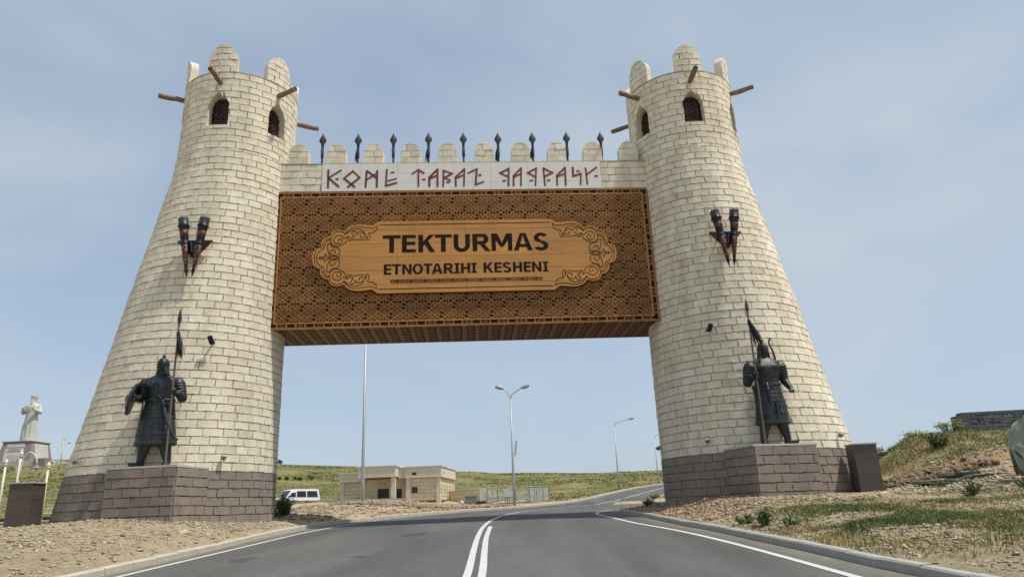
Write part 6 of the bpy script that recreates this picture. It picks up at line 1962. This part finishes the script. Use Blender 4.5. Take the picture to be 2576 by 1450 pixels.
# ------------------------------------------------------------------ cream posts at the far left
def deco_post(x, y, ztop, label, arm=False):
    zb = gz(x, y)
    t = thing('ornamental_post', label, 'lamp post', (x, y, zb - .1), 0, 'cream ornamental posts')
    h = ztop - zb + .1
    MB().tube([(0, 0, 0), (0, 0, h - .35)], [.07, .055], 10).build('post', M['cream'], t, smooth=True)
    auto_smooth(MB().lathe([(.075, h-.36), (.10, h-.33), (.10, h-.28), (.06, h-.25), (.105, h-.20), (.09, h-.12), (.03, h-.03), (.01, h)], 12).build('finial', M['cream'], t))
    if arm:
        P = [(0, 0, h - 1.6), (.10, 0, h - .9), (.18, 0, h - .35), (.48, 0, h - .12), (.80, 0, h - .35), (.92, 0, h - .75)]
        MB().tube(spline3(P), .035, 8).build('curved_arm', M['cream'], t, smooth=True)
        P = [(0, 0, h - 1.6), (-.12, 0, h - 1.1), (-.22, 0, h - .6), (-.12, 0, h - .4)]
        MB().tube(spline3(P), .028, 8).build('scroll', M['cream'], t, smooth=True)
        auto_smooth(MB().lathe([(.03, h-.78), (.10, h-.83), (.26, h-.98), (.24, h-1.0)], 14, (.92, 0, 0)).build('lamp_shade', M['grey_paint'], t))
    return t
deco_post(-27.0, 38.5, 4.90, 'cream post with pointed finial at the left edge of the picture')
deco_post(-24.4, 38.0, 4.62, 'cream post with pointed finial behind the left granite plinth')
deco_post(-26.6, 39.0, 5.35, 'cream lamp post with curved hanging arm behind the left plinth', arm=True)
deco_post(-69.2, 110.5, 14.4, 'small cream lamp post with curved arm beside the hilltop monument', arm=True)
pr_ = thing('pipe_rail', 'low rusty pipe rail behind the left granite plinth', 'railing', (0, 0, 0))
for k, zz in enumerate((.30, .55)): MB().tube([(-29, 42, gz(-27, 42) + zz + .1), (-19, 41, gz(-22, 41) + zz)], .04, 6).build('rail', M['cream'], pr_)
MB().box(-29, -19, 41.45, 41.7, gz(-24, 41.5) - .2, gz(-24, 41.5) + .22).build('rusty_beam', M['rust'], pr_)
for x in (-28, -25.5, -23, -20.5): MB().tube([(x, 41.5, gz(x, 41.5) - .1), (x, 41.5, gz(x, 41.5) + .62)], .04, 6).build('rail_post', M['cream'], pr_)

# ------------------------------------------------------------------ monument on the hill
terr = thing('monument_terrace', 'pale stone terrace wall under the hilltop monument', 'wall', (0, 0, 0))
MB().box(-100, -70.05, 108.05, 126, 8.0, 10.9).build('core', M['mon_grey'], terr)
for k in range(4):
    z0 = 9.75 + k*.29
    x = -100 + (.0 if k % 2 else .7)
    while x < -71.5:
        MB().box(x + .02, min(x + 1.38, -71.6), 107.98, 108.1, z0 + .015, z0 + .275).build('terrace_block', M['white_stone'], terr); x += 1.4
    y = 109.3 + (.0 if k % 2 else .7)
    while y < 125:
        MB().box(-70.1, -69.98, y + .02, y + 1.38, z0 + .015, z0 + .275).build('terrace_block', M['white_stone'], terr); y += 1.4
MB().box(-71.6, -69.9, 107.9, 109.3, 8.5, 11.15).build('corner_pier', M['mon_grey'], terr)
ped = thing('monument_pedestal', 'tapered grey pedestal with white plaques under the stone man', 'pedestal', (-76.6, 113.2, 10.9))
def frustum(mb, b, t, z0, z1): mb.add([(-b,-b,z0),(b,-b,z0),(b,b,z0),(-b,b,z0),(-t,-t,z1),(t,-t,z1),(t,t,z1),(-t,t,z1)], [(3,2,1,0),(4,5,6,7),(0,1,5,4),(1,2,6,5),(2,3,7,6),(3,0,4,7)]); return mb
frustum(MB(), 2.75, 2.15, 0, 3.05).build('pedestal_body', M['mon_grey'], ped)
MB().box(-2.3, 2.3, -2.3, 2.3, 3.05, 3.22).build('top_slab', M['mon_grey'], ped)
def on_face(name, u0, u1, z0, z1, m, face, dep=.03, par=ped):
    v = []
    for d_ in (dep, -.2):
        for u, z in ((u0, z0), (u1, z0), (u1, z1), (u0, z1)):
            q = 2.75 - .6*z/3.05 + d_
            v.append((u, -q, z) if face == 'f' else (q, u, z))
    return obj(name, v, [(0,1,2,3),(0,4,5,1),(1,5,6,2),(2,6,7,3),(3,7,4,0)], m, par)
on_face('inscription_plaque', -1.55, 1.30, .25, 2.15, M['white_stone'], 'f')
on_face('upper_plaque', -1.45, 1.30, 2.30, 2.85, M['white_stone'], 'f')
for k in range(7): on_face('side_slab', -1.5, 1.7, .2 + k*.38, .2 + k*.38 + .35, M['white_stone'], 'r')
for r_, (z, w_) in enumerate(((1.85, .95), (1.55, 1.15), (1.05, .8), (.85, .9), (.65, .8), (.45, .9))):
    x = -w_ - .1
    while x < w_ - .2:
        l_ = random.uniform(.10, .24)
        on_face('inscription_mark', x, x + l_, z, z + (.16 if r_ < 2 else .06), M['red_paint'] if r_ < 2 else M['mon_grey'], 'f', .042); x += l_ + .07
def stone_man():
    t = thing('stone_statue', 'tall white stone bearded man with raised hands on the hilltop pedestal', 'statue', (-76.5, 113.2, 14.1), math.radians(8))
    S = 7.35/1.80
    mb = MB()
    rings = [(0, 0, .0, .285, .24), (0, 0, .04, .29, .245), (0, 0, .35, .25, .21), (0, 0, .75, .235, .19), (0, 0, 1.0, .21, .175), (0, 0, 1.10, .205, .17), (0, 0, 1.28, .245, .18), (0, 0, 1.38, .245, .165), (0, .01, 1.46, .17, .13), (0, .01, 1.50, .07, .07), (0, 0, 1.56, .06, .065)]
    mb.loft([tuple(q*S for q in r) for r in rings], 28)
    for k in range(9):                                     # folds of the robe
        a = -2.2 + k*.55
        mb.tube([(S*.25*math.sin(a), -S*.21*math.cos(a), 0.02*S), (S*.245*math.sin(a), -S*.20*math.cos(a), .55*S), (S*.205*math.sin(a*.8), -S*.17*math.cos(a*.8), .98*S)], [.036*S, .026*S, .010*S], 8)
    mb.loft([(0, 0, 1.02*S, .205*S, .17*S), (0, 0, 1.05*S, .21*S, .175*S), (0, 0, 1.08*S, .205*S, .17*S)], 24)
    for q in (-1, 1):
        sh, el, wr = (q*.225*S, .0, 1.37*S), (q*.30*S, -.04*S, 1.13*S), (q*.21*S, -.26*S, 1.20*S)
        limb(mb, [sh, el], [.082*S, .075*S]); limb(mb, [el, wr], [.080*S, .062*S])
        mb.ell((q*.175*S, -.32*S, 1.215*S), (.040*S, .055*S, .022*S), 10, 8)
        for i in range(4): mb.tube([(q*(.15 + .018*i)*S, -.34*S, 1.225*S), (q*(.148 + .018*i)*S, -.40*S, 1.25*S), (q*(.148 + .018*i)*S, -.435*S + abs(i-1.5)*.008*S, 1.275*S)], [.011*S, .010*S, .007*S], 6)
        mb.tube([(q*.14*S, -.31*S, 1.225*S), (q*.115*S, -.34*S, 1.25*S), (q*.11*S, -.365*S, 1.275*S)], [.012*S, .011*S, .008*S], 6)
    head(mb, (0, -.02*S, 1.625*S), -.1, .56*S)
    mb.loft([(0, -.115*S, 1.30*S, .015*S, .012*S), (0, -.125*S, 1.38*S, .045*S, .03*S), (0, -.105*S, 1.48*S, .065*S, .045*S), (0, -.075*S, 1.56*S, .07*S, .05*S)], 14)
    remesh(mb, 'body', M['white_stone'], t, .06, 1)
    h = MB(); h.loft([(0, 0, 1.665*S, .098*S, .105*S), (0, 0, 1.69*S, .115*S, .12*S), (0, 0, 1.735*S, .118*S, .122*S), (0, 0, 1.775*S, .095*S, .10*S), (0, 0, 1.80*S, .04*S, .045*S)], 18)
    for k in range(5): h.tube([(.112*S*math.cos(a), .117*S*math.sin(a), (1.70 + .015*k + .012*math.sin(a*2 + k))*S) for a in np.linspace(0, 6.28, 20)], .012*S, 6)
    auto_smooth(h.build('turban', M['white_stone'], t))
stone_man()

# ------------------------------------------------------------------ boulder, slabs, dark wall on the right
def hull_rock(name, pts, mats, parent, sub=2, amp=.05, seed=1, side=None):
    bm = bmesh.new()
    for p in pts: bm.verts.new(p)
    r = bmesh.ops.convex_hull(bm, input=bm.verts)
    bmesh.ops.delete(bm, geom=[g for g in r['geom_interior'] if isinstance(g, bmesh.types.BMVert)], context='VERTS')
    bmesh.ops.triangulate(bm, faces=bm.faces)
    bmesh.ops.subdivide_edges(bm, edges=bm.edges, cuts=sub, use_grid_fill=True)
    bmesh.ops.triangulate(bm, faces=bm.faces)
    bm.normal_update()
    rs = random.Random(seed)
    for v in bm.verts:
        n_ = float(fbm(np.array([v.co.x*2.3 + v.co.z*1.1]), np.array([v.co.y*2.3 + v.co.z*1.7]), seed, 3)[0])
        v.co += v.normal*(amp*n_*1.6 + rs.uniform(-amp, amp)*.25)
    me = bpy.data.meshes.new(name)
    bm.normal_update()
    for m in mats: me.materials.append(m)
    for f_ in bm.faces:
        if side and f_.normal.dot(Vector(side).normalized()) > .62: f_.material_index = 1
    bm.to_mesh(me); bm.free()
    return link(bpy.data.objects.new(name, me), parent)
bo = thing('standing_boulder', 'tall green slate boulder standing at the right edge', 'boulder', (15.18, 22.5, 1.75))
bo.scale = (.85, .85, .93)
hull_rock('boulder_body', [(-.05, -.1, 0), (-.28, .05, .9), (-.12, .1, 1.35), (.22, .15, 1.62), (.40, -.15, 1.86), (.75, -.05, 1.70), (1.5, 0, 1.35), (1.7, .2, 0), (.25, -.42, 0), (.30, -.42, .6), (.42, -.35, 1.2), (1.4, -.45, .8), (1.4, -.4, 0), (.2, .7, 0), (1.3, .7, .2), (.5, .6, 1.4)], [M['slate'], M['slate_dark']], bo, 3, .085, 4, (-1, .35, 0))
for i, (px, py, pz, rz, sx, sy, sz, nm, lab) in enumerate(((14.2, 25.0, 2.20, .18, .90, .42, .06, 'stone_slab', 'long flat green slate slab lying below the mound'), (15.3, 25.6, 2.30, .10, .70, .42, .065, 'stone_slab', 'flat slate slab lying behind the long one'), (15.3, 24.8, 2.05, .0, .45, .28, .045, 'stone_slab', 'small thin slate piece leaning by the slabs'))):
    t = thing(nm, lab, 'slab', (px, py, gz(px, py) - .03), rz)
    P = [(sx*a + random.uniform(-.06, .06), sy*b + random.uniform(-.05, .05), sz*c*(1.2 if c else 1) + (.012*a if c else 0)) for a in (-1, -.4, .4, 1) for b in (-1, 1) for c in (0, 1.6)]
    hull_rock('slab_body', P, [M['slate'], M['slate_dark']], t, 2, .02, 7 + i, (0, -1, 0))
dw = thing('dry_stone_wall', 'dark grey stone wall with concrete end pier on top of the mound', 'wall', (0, 0, 0))
WA, WBq = Vector((20.15, 33.0)), Vector((31.0, 31.6))
wd_ = (WBq - WA).normalized(); wn_ = Vector((wd_.y, -wd_.x))
WL = (WBq - WA).length
def wz_top(u): return 4.66 + .012*u
MB().prism([tuple(WA), tuple(WBq), tuple(WBq - wn_*.4), tuple(WA - wn_*.4)], 3.3, 4.60).build('core', M['darkconc'], dw)
MB().prism([tuple(WA - wd_*.05 + wn_*.05), tuple(WBq + wn_*.05), tuple(WBq - wn_*.46), tuple(WA - wd_*.05 - wn_*.46)], 4.60, 4.74).build('coping', M['darkconc'], dw)
MB().prism([tuple(WA - wd_*.30 + wn_*.12), tuple(WA + wd_*.28 + wn_*.12), tuple(WA + wd_*.28 - wn_*.5), tuple(WA - wd_*.30 - wn_*.5)], 3.3, 4.60).build('end_pier', M['darkconc'], dw)
z = 3.55; 
while z < 4.56:
    hgt = random.uniform(.085, .15); u = .30
    while u < min(WL, 5.5):
        l_ = random.uniform(.22, .62)
        a, b = u + .008, u + l_ - .008
        z1 = min(z + hgt*random.uniform(.85, 1.1), 4.59)
        def fm(x, v, dep): q = WA + wd_*x + wn_*dep; return (q.x, q.y, v)
        v, f = block_geo(a, b, a + random.uniform(0, .06), b - random.uniform(0, .06), z + .008, z1 - .006, fm, proud=.05, jit=.016, nb=3)
        obj('wall_stone', v, f, M['darkstone'], dw, tone=[random.random()]*len(f))
        u += l_
    z += hgt

# ------------------------------------------------------------------ single rocks that stand out
def rock(x, y, s, label, mat_, flat=.6, seed=0):
    t = thing('loose_rock', label, 'rock', (x, y, gz(x, y) - s*.08), random.uniform(0, 6), 'single larger rocks')
    rs = random.Random(seed + 5)
    P = [(s*rs.uniform(.7, 1.1)*math.cos(a), s*rs.uniform(.5, .9)*math.sin(a), s*flat*c*rs.uniform(.7, 1.1)) for a in np.linspace(0, 5.6, 7) for c in (0, .7)] + [(0, 0, s*flat)]
    hull_rock('rock_body', P, [mat_], t, 1, s*.07, seed)
rock(5.15, 28.6, .26, 'squarish yellow-brown rock on the right kerb corner', M['rock_red'], .9, 1)
rock(5.25, 20.6, .26, 'reddish flat rock by the right kerb in front of the tower', M['rock_red'], .5, 2)
rock(-9.0, 20.1, .20, 'tan rock lying just above the left kerb', M['rock'], .6, 3)
rock(-11.4, 16.9, .20, 'orange-tan flat rock on the left gravel bank', M['rock_red'], .35, 4)
rock(-16.3, 23.2, .26, 'pale rock at the foot of the left granite plinth', M['rock'], .5, 5)
rock(-16.9, 23.3, .20, 'orange rock at the left foot of the left granite plinth', M['rock_red'], .5, 6)
rock(10.3, 21.2, .24, 'pale angular rock in the grass below the right plinth', M['rock'], .8, 7)
rock(7.6, 13.2, .20, 'dark flat rock on the verge close to the right kerb', M['slate_dark'], .5, 8)
rock(12.9, 19.0, .22, 'dark grey rock on the bare slope right of the plinth', M['slate_dark'], .5, 9)

# ------------------------------------------------------------------ grass and weeds
def blades(name, X, Y, Hh, Wd, tone, label, mat_=None, z=None, spread=.5):
    n = len(X)
    a = rng.uniform(0, 2*np.pi, n); l = rng.uniform(0, spread, n)*Hh
    Z = (land(X, Y) if z is None else z) - .01
    dx, dy = np.cos(a), np.sin(a)
    b = rng.uniform(0, 2*np.pi, n); ex_, ey_ = np.cos(b)*Wd/2, np.sin(b)*Wd/2
    V0 = np.stack([X - ex_, Y - ey_, Z], 1); V1 = np.stack([X + ex_, Y + ey_, Z], 1)
    V2 = np.stack([X + dx*l*.4 + ex_*.6, Y + dy*l*.4 + ey_*.6, Z + Hh*.6], 1); V3 = np.stack([X + dx*l*.4 - ex_*.6, Y + dy*l*.4 - ey_*.6, Z + Hh*.6], 1)
    V4 = np.stack([X + dx*l, Y + dy*l, Z + Hh], 1)
    W = np.stack([V0, V1, V2, V3, V4], 1).reshape(-1, 3)
    base = np.array([[0, 1, 2], [0, 2, 3], [3, 2, 4]])
    FF = (base[None] + (np.arange(n)*5)[:, None, None]).reshape(-1, 3)
    me = np_mesh(name, W, FF, mat_ or M['grass'], [('tone', 'FACE', np.repeat(tone, 3))])
    return me
def field(name, label, n, x0, x1, y0, y1, dens, h, w, dry, cat='grass', spread=.6):
    X = rng.uniform(x0, x1, n); Y = rng.uniform(y0, y1, n)
    p = dens(X, Y)
    k = rng.uniform(0, 1, n) < p
    X, Y = X[k], Y[k]
    hh = rng.uniform(h[0], h[1], len(X))*(.6 + .6*np.clip(p[k], 0, 1))
    tn = np.clip(dry(X, Y) + rng.normal(0, .22, len(X)), 0, 1)
    o = link(bpy.data.objects.new(name, blades(name, X, Y, hh, rng.uniform(w[0], w[1], len(X)), tn, label, M['grass_far'] if y1 > 75 else None, spread=spread)))
    tag(o, label, cat, kind='stuff')
def clump(x, y, f, s, lo=.0, hi=.35): return sstep(lo, hi, fbm(x*f, y*f, s, 4))
def dens_r(x, y):
    d = 1.75*np.exp(-((x - 8.9)/2.8)**2 - ((y - 13.9)/2.6)**2)
    d = d + 1.6*np.exp(-((x - 8.6)/1.9)**2 - ((y - 18.2)/2.0)**2) + .25*np.exp(-((x - 12)/3)**2 - ((y - 18)/2.5)**2) + .3*np.exp(-((x - 14)/3)**2 - ((y - 21)/2.5)**2) + .25*np.exp(-((x-6.5)/1.6)**2 - ((y-15.5)/4)**2)
    return np.where(off_right(x, y), d*(.16 + .95*clump(x, y, .75, 31, -.20, .22)), 0)
field('grass', 'patchy green and straw grass on the right verge', 200000, 5, 17, 9, 24, dens_r, (.025, .11), (.014, .026), lambda x, y: .42 + 1.5*fbm(x*.7, y*.7, 33) + .02*(x - 10), spread=1.8)
field('grass', 'dry straw and green grass covering the mound on the right', 52000, 12.8, 27, 23, 36, lambda x, y: (sstep(12.8, 15, x)*sstep(26.6, 27.8, y) + .35*sstep(23.5, 26.0, y)*sstep(13, 16, x))*(.35 + .65*clump(x, y, .6, 41, -.25, .15)), (.05, .16), (.016, .032), lambda x, y: .36 - .36*sstep(30.0, 32.5, y) + .9*fbm(x*.5, y*.5, 43), spread=1.5)
field('grass', 'scattered tufts of grass on the gravel near the left kerb', 6000, -19, -8, 20, 51, lambda x, y: np.where(off_left(x, y), .55*sstep(.24, .42, fbm(x*.5, y*.5, 51)), 0), (.06, .22), (.015, .035), lambda x, y: .35 + 0*x)
field('grass', 'green and ochre grass on the hill behind the building', 40000, -75, 45, 84, 150, lambda x, y: .25 + .75*clump(x, y, .12, 61, -.2, .2), (.04, .11), (.20, .42), lambda x, y: .42 + 1.2*fbm(x*.06, y*.10, 63), spread=4.5)
field('grass', 'green and yellow grass on the slope at the far left', 26000, -85, -19, 34, 108, lambda x, y: .30 + .70*clump(x, y, .2, 71, -.2, .2), (.04, .10), (.12, .28), lambda x, y: .40 + 1.2*fbm(x*.09, y*.14, 73), spread=4.0)
field('grass', 'grass between the far kerb and the hill', 16000, -6, 26, 52, 100, lambda x, y: np.where((XL(y) - x) > .6, sstep(57, 66, y), 0)*(.2 + .8*clump(x, y, .25, 81, -.15, .2)), (.04, .11), (.10, .24), lambda x, y: .42 + 1.2*fbm(x*.10, y*.12, 83), spread=3.5)
field('grass', 'grass tufts on the island behind the right tower', 6000, 8.5, 30, 48, 80, lambda x, y: np.where(x - XI(np.maximum(y, 49.5)) > .6, 1, 0)*(.1 + .8*clump(x, y, .35, 91, -.1, .2)), (.12, .35), (.05, .10), lambda x, y: .45 + .6*fbm(x*.3, y*.3, 93))

def weed(name, x, y, r, h, n, leaf, label, cat='plant', spike=False, flower=0, tone0=.38, group=None):
    z0 = gz(x, y)
    t = thing(name, label, cat, (x, y, z0), 0, group)
    v, f, tn = [], [], []
    st = MB()
    ns = max(3, int(n/22))
    stems = []
    for i in range(ns):
        a = random.uniform(0, 6.28); q = r*math.sqrt(random.random())*.8
        top = Vector((q*math.cos(a), q*math.sin(a), h*random.uniform(.6, 1.0)*(1 - .35*q/r)))
        b0 = Vector((q*.3*math.cos(a), q*.3*math.sin(a), -.03))
        stems.append((b0, top)); st.tube([b0, b0.lerp(top, .5), top], [.010, .008, .004], 5)
    for i in range(n):
        b0, tp = random.choice(stems); tt = random.uniform(.12, 1.0)
        p = b0.lerp(tp, tt)
        a = random.uniform(0, 6.28); el = random.uniform(.15, 1.1) if not spike else random.uniform(.35, 1.0)
        L_ = leaf*random.uniform(.6, 1.25)*(1.15 - .6*tt if spike else 1)
        d_ = Vector((math.cos(a)*math.cos(el), math.sin(a)*math.cos(el), math.sin(el)))
        s_ = d_.cross(Vector((0, 0, 1))).normalized()*(L_*(.17 if not spike else .14))
        m = p + d_*L_*.5 + Vector((0, 0, -.02*L_)); e = p + d_*L_ + Vector((0, 0, -.22*L_))
        b = len(v)
        v += [tuple(p), tuple(m + s_), tuple(e), tuple(m - s_)]
        f += [(b, b+1, b+2), (b, b+2, b+3)]
        k = min(1, max(0, tone0 + random.gauss(0, .22)*1 + .3*(tt - .5)))
        tn += [k, k]
    obj('foliage', v, f, M['leaf'], t, tone=tn)
    st.build('stems', M['leaf'], t)
    if flower:
        fl = MB()
        for i in range(flower):
            b0, tp = random.choice(stems)
            c = tp + Vector((random.uniform(-.14, .14)*r*2, random.uniform(-.14, .14)*r*2, random.uniform(-.10, .06)))
            for k in range(4):
                q = c + Vector((random.uniform(-.04, .04), random.uniform(-.04, .04), random.uniform(-.015, .015)))
                fl.ell(tuple(q), (.022, .022, .014), 5, 3)
        tag(fl.build('flower_heads', M['yellow'], t), kind='stuff')
    return t
weed('thistle', 5.55, 17.3, .26, .55, 150, .26, 'tall spiky green thistle standing behind the right kerb', spike=True, tone0=.12)
weed('weed_clump', 5.35, 18.2, .40, .26, 200, .13, 'low green weeds just left of the thistle')
weed('weed_clump', 5.9, 16.6, .30, .24, 110, .12, 'low weeds right of the thistle along the kerb', tone0=.5)
weed('leafy_bush', -9.5, 30.0, .62, .85, 800, .19, 'leafy green bush beside the left kerb just past the tower')
weed('weed_clump', -9.6, 28.9, .60, .65, 520, .16, 'low green weeds at the inner foot of the left tower')
weed('leafy_bush', 16.6, 29.2, .62, .62, 700, .13, 'round dark green bush on the slope of the mound', tone0=.05)
weed('flowering_bush', 17.6, 32.6, .70, .75, 520, .12, 'yellow flowering bush on the mound crest left of the stone wall', flower=160, tone0=.55)
weed('flowering_bush', 19.0, 32.2, .60, .70, 420, .12, 'yellow and green flowering bush on the crest nearest the stone wall', flower=110, tone0=.5)
weed('flowering_bush', 15.6, 31.8, .70, .45, 380, .11, 'low leafy bush with few yellow heads at the left end of the crest', flower=20, tone0=.3)
weed('weed_clump', 12.2, 20.3, .42, .50, 330, .12, 'bushy green weed on the bare slope right of the plinth', tone0=.3)
weed('weed_clump', 12.3, 25.9, .75, .28, 420, .12, 'low bright green weeds behind the right granite plinth', tone0=.35)
weed('weed_clump', 13.4, 27.0, .55, .25, 260, .12, 'green weeds under the cut bank of the mound', tone0=.35)
weed('weed_clump', 14.7, 21.9, .40, .22, 200, .11, 'green weeds at the foot of the standing boulder')
weed('weed_clump', 13.6, 24.1, .45, .20, 200, .10, 'short green weeds in front of the slate slabs', tone0=.4)
weed('weed_clump', 5.2, 30.4, .45, .35, 300, .14, 'green grassy weeds at the kerb corner by the right tower', tone0=.4)
weed('weed_clump', 9.2, 51.5, .60, .55, 300, .2, 'yellow-green weeds on the island past the side road', tone0=.9)
weed('weed_clump', -15.0, 47.5, .5, .5, 160, .18, 'small green weeds in front of the concrete edging')
for i, (x, y, r) in enumerate(((-36.4, 112, .42), (-35.4, 112.6, .5), (-34.2, 113.4, .6), (-33.4, 112.8, .5), (-32.1, 114.2, .75))):
    weed('hill_shrub', x, y, r, r*1.1, 200, .3, f'dark green shrub on the hillside above the van, {ORD[i]} from the left tower', group='hillside shrubs', tone0=.15)
